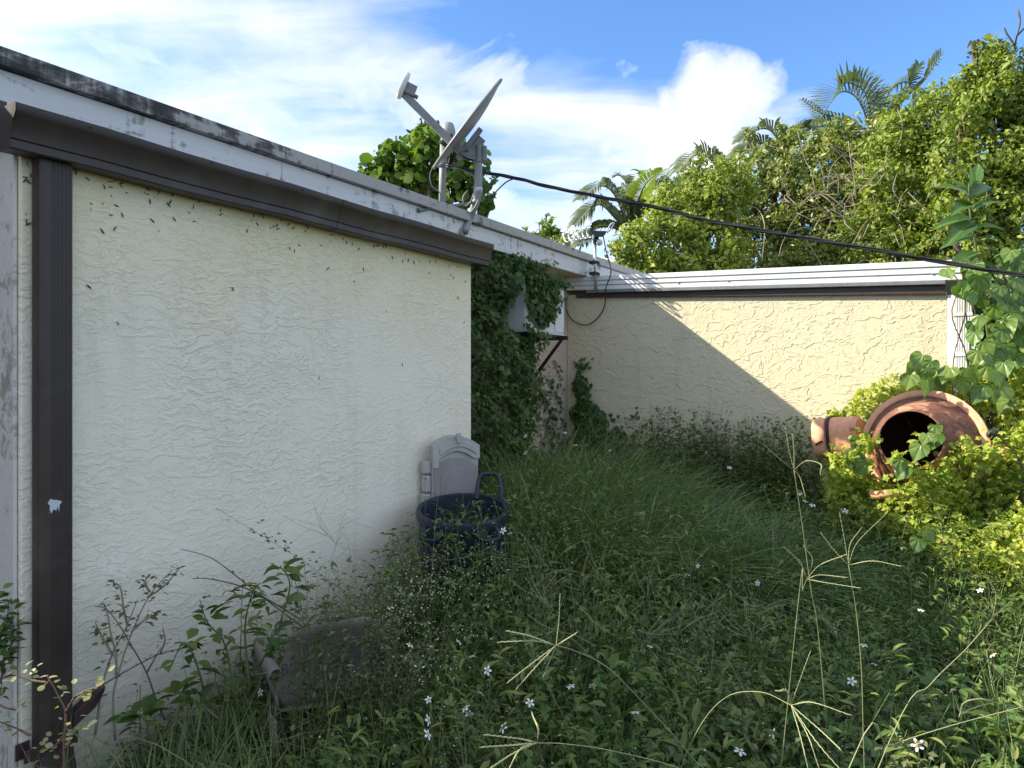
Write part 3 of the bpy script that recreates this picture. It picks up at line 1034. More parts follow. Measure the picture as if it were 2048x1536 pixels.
for k in range(3):
    a = 2 * math.pi * k / 3 + .3
    d_ = U * math.cos(a) + Vector((0, 0, math.sin(a)))
    e_ = -U * math.sin(a) + Vector((0, 0, math.cos(a)))
    fb.loft([[fc + N * n_ + d_ * r_ + e_ * w_ for r_, w_, n_ in ((.03, -.03, .002), (rad * .9, -.05, .003), (rad * .92, .05, .006), (.03, .03, .006))],
             [fc + N * (n_ + .002) + d_ * r_ + e_ * w_ for r_, w_, n_ in ((.03, -.03, .002), (rad * .9, -.05, .003), (rad * .92, .05, .006), (.03, .03, .006))]])
fb.build('fan_blade', M_DARK, ac)
for a in (a0 + .1, a1 - .03):
    s = MB()
    s.hbox(a - .013, a + .013, B_M + .002, B_AC + .05, zb_ - .04, zb_ - .004)
    s.hbox(a - .013, a + .013, B_M + .002, B_M + .03, zb_ - .42, zb_ - .04)
    for da in (-.012, .004):
        s.quadbox([H(a + da, B_M + .03, zb_ - .40), H(a + da + .008, B_M + .03, zb_ - .40), H(a + da + .008, B_M + .03, zb_ - .36), H(a + da, B_M + .03, zb_ - .36),
                   H(a + da, B_AC + .0, zb_ - .044), H(a + da + .008, B_AC + .0, zb_ - .044), H(a + da + .008, B_AC + .0, zb_ - .010), H(a + da, B_AC + .0, zb_ - .010)])
    s.build('bracket', M_DARK, ac)

# ------------------------------------------------------------------ wheeled bin (lid gone)
bc = at(926, 1015, 3.74)
BR = .228
tl = R(9)
up = (Matrix.Rotation(tl, 3, 'X') @ Vector((0, 0, 1)))
bin_ = thing('trash_bin', 'dark navy lidless trash bin standing in weeds by the wall', 'bin', (bc.x, bc.y + .1, 0))
body = MB()
prof_ = [(-.86, BR * .74), (-.84, BR * .77), (-.14, BR * .95), (-.135, BR * 1.02), (-.10, BR * 1.03), (-.095, BR * .97), (-.055, BR * .98), (-.05, BR * 1.07), (-.012, BR * 1.085), (0, BR * 1.06),
         (-.004, BR * .975), (-.05, BR * .945), (-.83, BR * .72)]
body.revolve(bc, up, prof_, 40)
body.build('bin_body', M_NAVY, bin_, auto=50)
rb = MB()
for k in range(10):
    a = 2 * math.pi * k / 10 + .2
    r_ = Vector((math.cos(a), math.sin(a), 0))
    rb.tube([bc + up * -.16 + r_ * BR * .955, bc + up * -.80 + r_ * BR * .79], .014, 6)
rb.build('rib', M_NAVY, bin_, smooth=True)
hl = MB()
hb_ = at(978, 985, 3.93)
hl.tube(smoothpts([at(953, 1000, 3.90), at(955, 975, 3.92), at(962, 951, 3.94), at(978, 947, 3.95), at(995, 951, 3.95), at(1001, 972, 3.94), at(1002, 1000, 3.92)], 6), .0125, 10)
hl.build('pull_handle', M_NAVY, bin_, smooth=True)
for sgn in (-1, 1):
    gp = MB()
    p = bc + up * -.09 + Vector((.55 * sgn, -.835, 0)) * BR * 1.05
    t_ = Vector((.835 * sgn, .55, 0)) * (1 if sgn > 0 else 1)
    gp.tube(smoothpts([p - t_ * .055 + up * .02, p - t_ * .05 - up * .03 + Vector((.02 * sgn, -.03, 0)), p + t_ * .05 - up * .03 + Vector((.02 * sgn, -.03, 0)), p + t_ * .055 + up * .02], 5), .011, 8)
    gp.build('side_grip', M_NAVY, bin_, smooth=True)
tray = MB()
tray.revolve(bc + up * -.13, up, [(0, BR * .92), (.012, BR * .90), (.012, BR * .62), (0, BR * .60)], 36)
tray.build('inner_ring', M_NAVY, bin_, auto=40)

# ------------------------------------------------------------------ arched plastic cabinet leaning by the wall corner
pl = at(864, 995, 3.99)
prr = at(957, 975, 4.10)
cu = Vector((prr.x - pl.x, prr.y - pl.y, 0))
CW = cu.length
cu.normalize()
cn = Vector((cu.y, -cu.x, 0))              # outwards, towards the yard
if cn.y > 0:
    cn = -cn
cb = Vector((pl.x, pl.y, 0))
cabn = thing('plastic_cabinet', 'arched grey plastic cabinet with panelled door behind the trash bin', 'cabinet', cb)
ztop = at(905, 862, 4.03).z
zsh = at(862, 893, 3.99).z


def C(u_, z_, d_=0.0):
    return cb + cu * u_ * CW + Vector((0, 0, z_)) + cn * d_


def arch(z0, z1, u0, u1, n=16):
    return [(u0 + (u1 - u0) * k / n, z0 + (z1 - z0) * math.sin(math.pi * (.14 + .72 * k / n)) - (z1 - z0) * math.sin(math.pi * .14) * .9) for k in range(n + 1)]


def slab(outline, d0, d1):
    return MB().loft([[C(u_, z_, d0) for u_, z_ in outline], [C(u_, z_, d1) for u_, z_ in outline]])


out = [(0, .02)] + arch(zsh, ztop + .008, 0, 1) + [(1, .02)]
slab(out, -.075, 0).build('shell', M_PALE, cabn, bevel=.008)
top_out = arch(zsh - .005, ztop + .006, .0, 1) + [(1.0, zsh - .075), (.86, zsh - .072)] + [(u_, z_ - .072) for u_, z_ in arch(zsh - .002, ztop - .012, .12, .86)[::-1]] + [(.12, zsh - .12), (.0, zsh - .12)]
slab(top_out, .001, .022).build('arched_pediment', M_PALE, cabn, bevel=.006)
inn = arch(zsh - .018, ztop - .022, .14, .93) + [(u_, z_ - .040) for u_, z_ in arch(zsh - .016, ztop - .018, .14, .93)[::-1]]
slab(inn, .0225, .030).build('pediment_panel', M_PALE, cabn, bevel=.004)
slab([(.47, ztop - .012), (.58, ztop - .010), (.555, ztop - .07), (.49, ztop - .07)], .023, .040).build('keystone', M_PALE, cabn, bevel=.004)
dz0 = zsh - .045
door_out = [(.03, .15)] + arch(dz0 - .075, dz0 + .015, .03, .97) + [(.97, .15)]
dr = slab(door_out, .001, .014).build('door', M_TAUPE, cabn, bevel=.006)
fr = [(.17, .42)] + arch(dz0 - .125, dz0 - .045, .17, .86) + [(.86, .42)]
slab(fr, .0145, .021).build('door_panel', M_TAUPE, dr, bevel=.007)
fr2 = [(.25, .46)] + arch(dz0 - .17, dz0 - .085, .25, .80) + [(.80, .46)]
slab(fr2, .0215, .027).build('door_panel', M_TAUPE, dr, bevel=.007)
s = MB()
for z0, z1, d in ((.02, .90, .055), (.905, 1.005, .045), (1.01, 1.085, .05)):
    s.quadbox([cb + cu * x_ + cn * y_ + Vector((0, 0, z_)) for z_ in (z0, z1) for x_, y_ in ((-d, -.085), (-.002, -.07), (-.002, -.006), (-d, -.03))])
s.build('side_shelf', M_PALE, cabn, bevel=.012)

# ------------------------------------------------------------------ plastic armchair sunk in the weeds
chair = thing('plastic_chair', 'pinkish grey plastic armchair sunk in weeds under the cream wall', 'chair', (at(640, 1300, 2.86).x, 2.86, 0), R(118))
chair.scale = (.76, .76, .76)


def shell(name, grid, th, root, mat=M_CHAIR):
    # a thin moulded sheet
    m = MB()
    nu, nv = len(grid), len(grid[0])
    for row in grid:
        m.v += [Vector(p) for p in row]
    for i in range(nu - 1):
        for j in range(nv - 1):
            k = i * nv + j
            m.f.append([k, k + 1, k + nv + 1, k + nv])
    return m.build(name, mat, root, smooth=True, local=True, solid=th)


seat = [[(-.22 + .46 * i / 10, -.24 + .48 * j / 10, .42 - .02 * math.sin(math.pi * j / 10) - .014 * math.sin(math.pi * i / 10) - (.05 * ((i - 8) / 2) ** 2 if i > 8 else 0)) for j in range(11)] for i in range(11)]
shell('seat', seat, .006, chair)
back = [[(-.22 - .20 * (i / 10) ** 1.2 + .05 * (2 * j / 10 - 1) ** 2, (-.25 + .50 * j / 10) * (1 - .14 * (i / 10) ** 3), .42 + .46 * i / 10 - .05 * (2 * j / 10 - 1) ** 4 * (i / 10)) for j in range(11)] for i in range(11)]
shell('backrest', back, .006, chair)
for sgn in (-1, 1):
    y0 = .275 * sgn
    armg = []
    for i in range(14):
        t = i / 13
        x_ = -.30 + .56 * t
        z_ = .66 - .02 * math.sin(t * 3) - (.09 * ((t - .82) / .18) ** 2 if t > .82 else 0)
        armg.append([(x_, y0 + .034 * (2 * j / 4 - 1), z_ - .012 * (2 * j / 4 - 1) ** 2 - (.03 if j in (0, 4) else 0)) for j in range(5)])
    shell('armrest', armg, .006, chair)
    for fx, bx, zt0 in ((.25, .30, .60), (-.23, -.33, .42)):
        lg = []
        for i in range(10):
            t = i / 9
            cx_, z_ = fx + (bx - fx) * t, zt0 * (1 - t)
            hw = .062 * (1 - t) + .024
            a_ = [(cx_ - hw, y0 + .02 * sgn * 0, z_), (cx_ - hw * .5, y0 + .012 * sgn, z_), (cx_ + hw * .5, y0 + .018 * sgn, z_), (cx_ + hw, y0 + .004 * sgn, z_), (cx_ + hw * 1.02, y0 - (.028 + .02 * (1 - t)) * sgn, z_)]
            lg.append(a_)
        shell('leg', lg, .006, chair)
    ap_ = [[(.25 - .46 * i / 6, y0 - .03 * sgn + .008 * math.sin(j), .42 + .03 * j - .0 * i) for j in range(3)] for i in range(7)]
    shell('side_apron', ap_, .006, chair)

# ------------------------------------------------------------------ cement mixer
mc = at(1846, 893, 4.9)
mo = at(1822, 880, 4.66)
mix_ax = (mo - mc)
AXL = mix_ax.length
mix_ax.normalize()
mixr = thing('cement_mixer', 'rusty orange cement mixer drum overgrown with creeper by the beige wall', 'cement mixer', (mc.x, mc.y + .1, 0))
RB, RM = .382, .186
drum = MB()
drum.revolve(mc, mix_ax, [(-.42, .16), (-.40, .25), (-.16, .372), (-.05, .384), (-.045, .392), (.02, .392), (.025, .372), (.03, .345)], 48, caps=False)
drum.build('drum_belly', M_RUST, mixr, auto=30, solid=.006)
cone = MB()
cone.revolve(mc, mix_ax, [(.028, .352), (.034, .338), (.12, .296), (.24, .248), (AXL, RM + .012), (AXL + .012, RM + .008)], 48, caps=False)
cone.build('drum_cone', M_SCALE, mixr, auto=30, solid=.006)
lip = MB()
ringp = []
mxx = Vector((0, 0, 1)) - mix_ax * mix_ax.z
mxx.normalize()
myy = mix_ax.cross(mxx)
ringp = [mc + mix_ax * (AXL + .012) + (RM + .006) * (math.cos(2 * math.pi * j / 48) * mxx + math.sin(2 * math.pi * j / 48) * myy) for j in range(49)]
lip.tube(ringp, .006, 8, False)
lip.build('mouth_rim', M_SCALE, mixr, smooth=True)
inn_ = MB()
inn_.revolve(mc, mix_ax, [(-.40, .02), (-.395, .24), (-.16, .36), (.02, .35), (AXL * .9, RM - .002)], 40, caps=False)
inn_.build('drum_inside', M_DRUMIN, mixr, smooth=True)
pd = MB()
for k in range(3):
    a = 2 * math.pi * k / 3 + .5
    d_ = math.cos(a) * mxx + math.sin(a) * myy
    e_ = -math.sin(a) * mxx + math.cos(a) * myy
    pd.quadbox([mc + d_ * r_ + e_ * w_ + mix_ax * z_ for z_ in (-.3, .05) for r_, w_ in ((.15, -.006), (.34, -.006), (.34, .006), (.15, .006))])
pd.build('mixing_blade', M_DRUMIN, mixr)
# yoke, trunnion and stand
side = Vector((0, 0, 1)).cross(mix_ax)
side.normalize()
if side.x < 0:
    side = -side
bk_ = MB()
bkpts = [mc + side * .47 + mix_ax * .0, mc + side * .45 - mix_ax * .28 - Vector((0, 0, .05)), mc + side * .2 - mix_ax * .52 - Vector((0, 0, .1)), mc - side * .2 - mix_ax * .52 - Vector((0, 0, .1)), mc - side * .45 - mix_ax * .28 - Vector((0, 0, .05)), mc - side * .47]
bk_.tube(smoothpts(bkpts, 6), .03, 10)
bk_.build('yoke', M_RUST, mixr, smooth=True)
for sgn in (-1, 1):
    pt = mc + side * .34 * sgn - mix_ax * .42 - Vector((0, 0, .06))
    for dd in (-1, 1):
        MB().tube([pt, Vector((pt.x + mix_ax.x * .35 * dd, pt.y + mix_ax.y * .35 * dd, 0))], .026, 8).build('stand_leg', M_RUST, mixr, smooth=True)
    MB().tube([Vector((pt.x + mix_ax.x * .2, pt.y + mix_ax.y * .2, .45)), Vector((pt.x - mix_ax.x * .2, pt.y - mix_ax.y * .2, .45))], .02, 8).build('cross_bar', M_RUST, mixr, smooth=True)
MB().tube([at(1740, 990, 4.75), at(1800, 987, 4.7)], .03, 8).build('front_bar', M_RUST, mixr, smooth=True)
# motor housing on the wall side
m0, m1 = at(1633, 876, 5.42), at(1722, 873, 5.22)
ma = (m1 - m0)
ML = ma.length
ma.normalize()
hs = MB().revolve(m0, ma, [(0, .10), (.006, .138), (.02, .148), (.10, .152), (.102, .138), (.112, .138), (.114, .160), (.135, .162), (.138, .150), (ML - .02, .148), (ML, .13)], 40, sq=3.2)
hs.build('motor_housing', M_RUST, mixr, auto=35)
MB().revolve(m0, ma, [(.1135, .163), (.120, .166), (.134, .166), (.137, .163)], 40, sq=3.2).build('housing_seal', M_DARK, mixr, auto=35)
MB().tube(smoothpts([at(1631, 893, 5.30), at(1634, 888, 5.27), at(1641, 884, 5.24), at(1646, 883, 5.26)], 4), .007, 6).build('latch', M_DARK, mixr, smooth=True)
kn = MB().tube([mc + side * .47, at(1976, 880, 4.72), at(1983, 872, 4.66)], [.014, .014, .014], 8).build('tipping_lever', M_RUST, mixr, smooth=True)
MB().revolve(at(1985, 869, 4.64), (.3, -.8, .5), [(-.035, .012), (-.02, .034), (.01, .036), (.03, .02)], 14).build('lever_knob', M_DARK, mixr, smooth=True)

# ================================================================== vegetation
# canopy height of the overgrown yard, from spot heights (x, y, h)
CAN = np.array([(-1.35, 2.2, .12), (-1.25, 2.66, .36), (-1.05, 3.0, .58), (-.95, 2.2, .22), (-.75, 2.35, .26), (-.55, 2.2, .46), (-.5, 2.5, .58), (-.62, 2.5, .48), (-.4, 2.8, .64), (0, 2.2, .46), (.6, 2.2, .46), (1.2, 2.3, .42), (1.8, 2.5, .36), (2.3, 2.8, .32),
                (-.85, 2.6, .13), (-.8, 2.42, .12), (-.75, 3.45, .58), (-.6, 3.65, .55), (-.45, 3.75, .52), (-.55, 3.2, .62), (-.2, 3.1, .70), (-.14, 3.38, .86), (-.3, 3.2, .76), (.08, 3.6, .94), (.35, 3.45, .82), (-.35, 3.3, .66), (.15, 3.9, .82), (.1, 4.6, .88), (.05, 5.2, 1.0), (.45, 5.6, 1.0), (.7, 6.3, .92), (1.2, 6.4, .84), (1.75, 6.0, .86), (2.2, 5.75, .86),
                (2.55, 5.3, .88), (.5, 3.2, .56), (1.2, 3.2, .52), (1.9, 3.3, .46), (2.5, 3.4, .42), (.55, 4.2, .74), (1.3, 4.2, .66), (2.0, 4.2, .56), (2.7, 4.2, .56), (1.0, 5.1, .84), (1.7, 5.1, .50), (1.55, 5.4, .50),
                (3.2, 3.6, .5), (3.4, 4.6, .8), (4.4, 4.4, .8)])


def canopy(x, y):
    d2 = (x[:, None] - CAN[None, :, 0]) ** 2 + (y[:, None] - CAN[None, :, 1]) ** 2 + .02
    w = d2 ** -1.7
    return (w * CAN[None, :, 2]).sum(1) / w.sum(1)


def in_yard(x, y, m=0.0):
    a = x * U.x + y * U.y
    b = x * N.x + y * N.y
    ok = (b > B_W + .03 + m) | ((a > A_R + .05) & (b > B_M + .06))
    ok &= (a < A_B - .04) | (b > .3)
    ok &= np.abs(x) < .90 * y + .75
    ok &= (x - bc.x) ** 2 + (y - bc.y - .05) ** 2 > (BR * 1.0) ** 2
    return ok


def yard_points(n, y0=1.55, y1=6.9, x0=-2.0, x1=4.6):
    # denser close to the camera, where single leaves are seen
    out = np.zeros((0, 2))
    while len(out) < n:
        y = y0 + (y1 - y0) * rng.random(n * 2) ** 1.25
        x = x0 + (x1 - x0) * rng.random(n * 2)
        k = in_yard(x, y)
        out = np.concatenate([out, np.stack([x[k], y[k]], 1)])
    return out[:n]


def canopy_hit(px, py, extra=.03):
    dx, dz = (px - CX) / F, (HY - py) / F
    zs = np.linspace(1.2, 7.5, 400)
    h = canopy(dx * zs, zs) + extra
    hit = np.nonzero(EYE + dz * zs < h)[0]
    Z = zs[hit[0]] if len(hit) else 7.0
    return Vector((dx * Z, Z, EYE + dz * Z))


lownoise = [(rng.normal(size=2) * 1.6, rng.random() * 6.28) for _ in range(9)]


def patch(xy):
    """Slow variation over the yard, 0..1: where which kind grows."""
    v = sum(np.sin(xy @ k + p) for k, p in lownoise) / 9
    return np.clip(.5 + 1.2 * v, 0, 1)


def weeds(name, n, kind, T, mat, leaf, per, hscale, W=1.0, sel=None, tint_shift=0.0, stem_mat=None, root=None, topbias=.75):
    xy = yard_points(n)
    if sel is not None:
        xy = xy[sel(xy)]
    m = len(xy)
    h = canopy(xy[:, 0], xy[:, 1]) * hscale * rng.uniform(.5, 1.2, m) * (.78 + .42 * patch(xy * 1.7 + 3))
    lean = rng.normal(size=(m, 2)) * .16
    k = rng.integers(int(per * .6), int(per * 1.4) + 1, m)
    idx = np.repeat(np.arange(m), k)
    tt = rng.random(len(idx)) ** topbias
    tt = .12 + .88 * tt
    base = np.concatenate([xy, np.zeros((m, 1))], 1)
    ax_ = base[idx].copy()
    ax_[:, :2] += lean[idx] * (tt ** 1.6)[:, None] * h[idx][:, None] * 1.6
    ax_[:, 2] += h[idx] * tt
    az = rng.random(len(idx)) * 6.283
    el = rng.normal(.15, .42, len(idx))
    br = np.abs(rng.normal(0, .07, len(idx))) * (1.15 - .6 * tt)
    out = np.stack([np.cos(az), np.sin(az), np.zeros(len(idx))], 1)
    P = ax_ + out * br[:, None] + np.array([0, 0, .25])[None] * br[:, None]
    Dr = out * np.cos(el)[:, None] + np.array([0, 0, 1.0])[None] * np.sin(el)[:, None]
    Nr = np.array([0, 0, 1.0])[None] + rng.normal(size=(len(idx), 3)) * .38
    S = leaf * rng.uniform(.55, 1.35, len(idx)) * (1.1 - .45 * tt ** 2)
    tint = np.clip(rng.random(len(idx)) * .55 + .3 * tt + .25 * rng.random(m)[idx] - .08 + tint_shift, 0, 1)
    # keep leaves out of the walls
    a = P[:, 0] * U.x + P[:, 1] * U.y
    b = P[:, 0] * N.x + P[:, 1] * N.y
    ok = ((b > B_W + .02 + .6 * S) | (a > A_R + .03)) & ((a < A_B - .03 - .6 * S) | (b > .3))
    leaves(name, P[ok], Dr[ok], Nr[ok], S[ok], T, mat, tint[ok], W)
    o = tag(bpy.context.scene.objects[name] if False else bpy.data.objects[-1] if False else COL.objects[-1], kind='stuff')
    # stems
    tk = np.linspace(0, 1, 5)
    Cc = base[:, None, :].repeat(5, 1)
    Cc[:, :, :2] += lean[:, None, :] * (tk[None, :, None] ** 1.6) * h[:, None, None] * 1.6
    Cc[:, :, 2] += h[:, None] * tk[None]
    sd = rand_unit(m)
    sd[:, 2] = 0
    return o, (Cc, unit(sd), np.linspace(.0032, .0012, 5)[None].repeat(m, 0))


stem_sets = []
near = lambda xy: np.ones(len(xy), bool)
P1 = lambda xy: patch(xy) > .30
P2 = lambda xy: patch(xy * 1.0 + 7) > .35
grassy = lambda xy: (np.hypot((xy[:, 0] - .55) / 1.0, (xy[:, 1] - 4.95) / 1.1) < 1) | (np.hypot((xy[:, 0] - 1.2) / .75, (xy[:, 1] - 4.35) / .55) < 1)

gap = lambda xy: patch(xy * 2.1 + 11) > .30
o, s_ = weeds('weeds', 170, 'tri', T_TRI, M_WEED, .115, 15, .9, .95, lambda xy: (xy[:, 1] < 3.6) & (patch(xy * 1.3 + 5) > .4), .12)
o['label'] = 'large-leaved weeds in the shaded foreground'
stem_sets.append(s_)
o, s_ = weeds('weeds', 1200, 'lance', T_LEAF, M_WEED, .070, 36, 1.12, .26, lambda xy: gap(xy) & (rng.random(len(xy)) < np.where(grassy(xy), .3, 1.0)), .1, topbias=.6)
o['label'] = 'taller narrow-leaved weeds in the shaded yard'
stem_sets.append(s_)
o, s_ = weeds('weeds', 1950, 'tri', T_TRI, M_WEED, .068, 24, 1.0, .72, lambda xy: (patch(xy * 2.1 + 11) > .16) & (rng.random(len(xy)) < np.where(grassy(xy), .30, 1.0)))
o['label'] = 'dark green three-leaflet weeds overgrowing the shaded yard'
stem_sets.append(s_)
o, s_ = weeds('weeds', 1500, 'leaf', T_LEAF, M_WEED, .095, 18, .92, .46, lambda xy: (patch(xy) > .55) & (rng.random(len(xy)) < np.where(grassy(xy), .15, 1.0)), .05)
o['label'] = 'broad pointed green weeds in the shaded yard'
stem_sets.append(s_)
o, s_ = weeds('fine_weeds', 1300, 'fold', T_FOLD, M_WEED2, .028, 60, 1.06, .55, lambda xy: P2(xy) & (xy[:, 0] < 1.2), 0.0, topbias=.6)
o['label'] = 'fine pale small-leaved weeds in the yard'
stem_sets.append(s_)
# low dense layer that hides the soil, tinted dark as shade between weeds
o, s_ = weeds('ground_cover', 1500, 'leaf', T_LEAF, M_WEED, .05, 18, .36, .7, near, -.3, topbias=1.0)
o['label'] = 'low leaves covering the soil, coloured dark as shade under the weeds'
stem_sets.append(s_)
Vs, Fs, Ts = join_arrays([(*ribbon_arrays(*q), .35) for q in stem_sets])
tag(npmesh('weed_stems', Vs, Fs, M_STEM), 'thin green and reddish weed stems', kind='stuff')


# grass: arching blades, each tuft combed roughly one way
def tuft_az(per):
    return lambda m: np.repeat(rng.random(m // per + 1) * 6.283, per)[:m] + rng.normal(0, 1.5, m)


def grass(name, xy, hmul, L0, L1, width, droop, mat, label, zbase=0.0, azfun=None):
    m = len(xy)
    h = canopy(xy[:, 0], xy[:, 1]) * hmul
    az = rng.random(m) * 6.283 if azfun is None else azfun(m)
    Ln = np.maximum(rng.uniform(L0, L1, m), h * rng.uniform(.7, 1.25, m))
    k = 7
    t = np.linspace(0, 1, k)
    lean = rng.uniform(.12, .6, m)
    dr = rng.uniform(.3, 1.0, m) * droop
    d = np.stack([np.cos(az), np.sin(az)], 1)
    hor = Ln[:, None] * (lean[:, None] * t + .55 * dr[:, None] * t ** 2.2)
    ver = Ln[:, None] * (t * np.sqrt(1 - lean[:, None] ** 2 * .8) - .62 * dr[:, None] * t ** 2.6)
    Cc = np.zeros((m, k, 3))
    Cc[:, :, :2] = xy[:, None, :] + d[:, None, :] * hor[..., None]
    Cc[:, :, 2] = zbase + ver
    sd = np.stack([-np.sin(az), np.cos(az), rng.normal(0, .5, m)], 1)
    w = width * rng.uniform(.35, 1.6, m)[:, None] * np.array([.7, 1, 1, .9, .7, .45, .08])[None]
    a = Cc[:, :, 0] * U.x + Cc[:, :, 1] * U.y
    b = Cc[:, :, 0] * N.x + Cc[:, :, 1] * N.y
    ok = (((b > B_W + .01) | (a > A_R + .01)) & ((a < A_B - .01) | (b > .3)) & (b > B_M + .01)).all(1)
    V, Fc = ribbon_arrays(Cc[ok], unit(sd)[ok], w[ok])
    tint = np.repeat(np.clip(rng.beta(1.5, 2.2, ok.sum()) + .12 * rng.normal(size=ok.sum()), 0, 1), 2 * k)
    return tag(npmesh(name, V, Fc, mat, None, tint), label, kind='stuff')


def tufts(n_t, per, sel, spread=.06, **kw):
    c = yard_points(n_t * 3, **kw)
    c = c[sel(c)][:n_t]
    return np.repeat(c, per, 0) + rng.normal(size=(len(c) * per, 2)) * spread


grass('grass', tufts(1250, 22, grassy, .06, y0=3.6, y1=6.0, x0=-.2, x1=1.75), 1.34, .35, .8, .0044, 1.05, M_GRASS, 'mound of long fine drooping grass in front of the beige wall', 0, tuft_az(22))
grass('grass', tufts(1200, 12, near, .06), 1.18, .35, .65, .0034, .9, M_GRASS, 'scattered thin grass blades among the weeds')
grass('grass', tufts(190, 7, near, .03, y0=1.6, y1=3.4), 1.0, .28, .5, .0085, .9, M_GRASS, 'broad folded grass leaves in the foreground')
# dry fine culms criss-crossing over the weeds
grass('grass', tufts(1700, 3, near, .10), 1.3, .4, .75, .0013, .22, M_GRASS, 'thin pale grass culms above the weeds')
grass('dry_grass', tufts(700, 4, near, .10), 1.0, .3, .7, .0017, .9, M_STRAWLEAF, 'dry tan stems and dead grass among the weeds')


# seed-dotted fine weeds near the bin and chair
def dots():
    P, S, T_ = [], [], []
    for _ in range(520):
        if random.random() < .6:
            c = canopy_hit(random.gauss(760, 110), random.gauss(1190, 90), random.uniform(.0, .12))
        else:
            c = canopy_hit(random.uniform(300, 1900), random.uniform(960, 1530), random.uniform(.0, .05))
        if not in_yard(np.array([c.x]), np.array([c.y]), .02)[0]:
            continue
        n = random.randint(3, 9)
        for _k in range(n):
            P.append((c.x + random.gauss(0, .025), c.y + random.gauss(0, .025), c.z + random.gauss(0, .018)))
            S.append(random.uniform(.0035, .0075))
    P = np.array(P)
    leaves('seed_heads', P, rand_unit(len(P)), rand_unit(len(P)), np.array(S), T_ROUND, M_DOT, rng.random(len(P)))
    tag(COL.objects[-1], 'tiny whitish seed heads over the fine weeds', kind='stuff')


dots()

# tall flowering weeds standing against the far wall
for gi, (px0, px1, pyt, n) in enumerate(((1295, 1430, 812, 80), (1400, 1530, 838, 80), (1500, 1620, 828, 70), (1200, 1310, 862, 30))):
    root = thing('wild_daisy_clump', ['leafy clump of tall white-flowered weeds left of centre against the shaded beige wall', 'tall thin white-flowered weeds at the middle of the beige wall',
                                      'tall dark weed clump beside the sunlit edge of the beige wall', 'short sparse weeds at the left foot of the beige wall'][gi], 'weed', at((px0 + px1) / 2, 960, 6.0) * 1)
    root.location.z = 0
    stemsC, leafP, leafD, leafS = [], [], [], []
    for _ in range(n):
        px = random.uniform(px0, px1)
        Z = Z_top = (A_B - .12 - random.uniform(0, .45)) / (U.x * (px - CX) / F + U.y)
        topz = at(px, pyt + 95 * random.random() ** 1.6, Z).z
        b0 = Vector(((px - CX) / F * Z + random.gauss(0, .05), Z - random.uniform(0, .08), 0))
        tp = Vector(((px - CX) / F * Z + random.gauss(0, .08), Z - random.uniform(0, .1), topz))
        ks = [b0.lerp(tp, k / 5) + Vector((random.gauss(0, .012), random.gauss(0, .01), 0)) for k in range(6)]
        stemsC.append(ks)
        for j in range(46):
            t = random.random() ** .8
            p = b0.lerp(tp, t)
            az = random.random() * 6.28
            r_ = random.uniform(.0, .09) * (1.1 - t)
            leafP.append((p.x + math.cos(az) * r_, p.y + math.sin(az) * r_ * .6, p.z))
            leafD.append((math.cos(az), math.sin(az) * .7, random.gauss(.1, .4)))
            leafS.append(random.uniform(.05, .11) * (1.15 - .8 * t))
    sd = rand_unit(n)
    V, Fc = ribbon_arrays(np.array([[tuple(p) for p in c] for c in stemsC]), sd, np.linspace(.004, .0015, 6)[None].repeat(n, 0))
    npmesh('stem', V, Fc, M_STEM, root)
    leafP, leafD = np.array(leafP), np.array(leafD)
    leaves('foliage', leafP, leafD, np.array([0, -.3, 1.0])[None] + rng.normal(size=leafP.shape) * .4, np.array(leafS), T_TRI, M_WEED, rng.random(len(leafP)) * .7, 1.0, root)

# white daisies: petals and centre share meshes
pet = MB()
for k in range(5):
    a = 2 * math.pi * k / 5
    d_, e_ = Vector((math.cos(a), math.sin(a), 0)), Vector((-math.sin(a), math.cos(a), 0))
    i = len(pet.v)
    pet.v += [d_ * .12 + e_ * -.06, d_ * .12 + e_ * .06, d_ * .55 + e_ * .24 + Vector((0, 0, -.02)), d_ * .95 + e_ * .17 + Vector((0, 0, -.10)), d_ * 1.02 + Vector((0, 0, -.13)), d_ * .95 + e_ * -.17 + Vector((0, 0, -.10)), d_ * .55 + e_ * -.24 + Vector((0, 0, -.02))]
    pet.f.append([i + j for j in range(7)])
pm = pet.build('petals', M_PETAL)
pet_me = pm.data
bpy.data.objects.remove(pm)
dm = MB().revolve((0, 0, 0), (0, 0, 1), [(-.22, .06), (-.12, .22), (.05, .27), (.16, .18), (.19, .03)], 10).build('flower_centre', M_DISC, smooth=True)
disc_me = dm.data
bpy.data.objects.remove(dm)
FL = [(918, 1283), (943, 1312), (975, 1341), (857, 1399), (857, 1440), (856, 1468), (931, 1416), (938, 1427), (962, 1386), (1006, 1061), (1020, 1066), (1050, 872), (1051, 905), (1095, 860), (1130, 865), (1062, 892),
      (1165, 1150), (1749, 1328), (1777, 1322), (1703, 1362), (1727, 1290), (1433, 1378), (1515, 1166), (1285, 1026), (1340, 990), (1459, 935), (1471, 945), (1375, 870), (1421, 852), (1600, 988), (1575, 986), (1610, 1002), (1690, 1021),
      (1625, 1010), (1365, 1137), (1395, 1132), (1372, 1150), (1270, 1424), (1100, 1336), (1480, 1502), (1410, 1500), (1835, 1490), (1545, 1466), (1842, 1220), (1300, 1292), (1185, 1371), (1141, 1372), (1060, 1405),
      (1262, 1133), (1310, 1118), (1220, 900), (1150, 890), (1412, 905), (1455, 882), (1352, 880), (820, 1290), (700, 1330), (640, 1365), (780, 1215), (1650, 1460), (1905, 1380), (1960, 1180), (1985, 1310), (1120, 1470), (1006, 1455), (520, 1385), (455, 1400)]
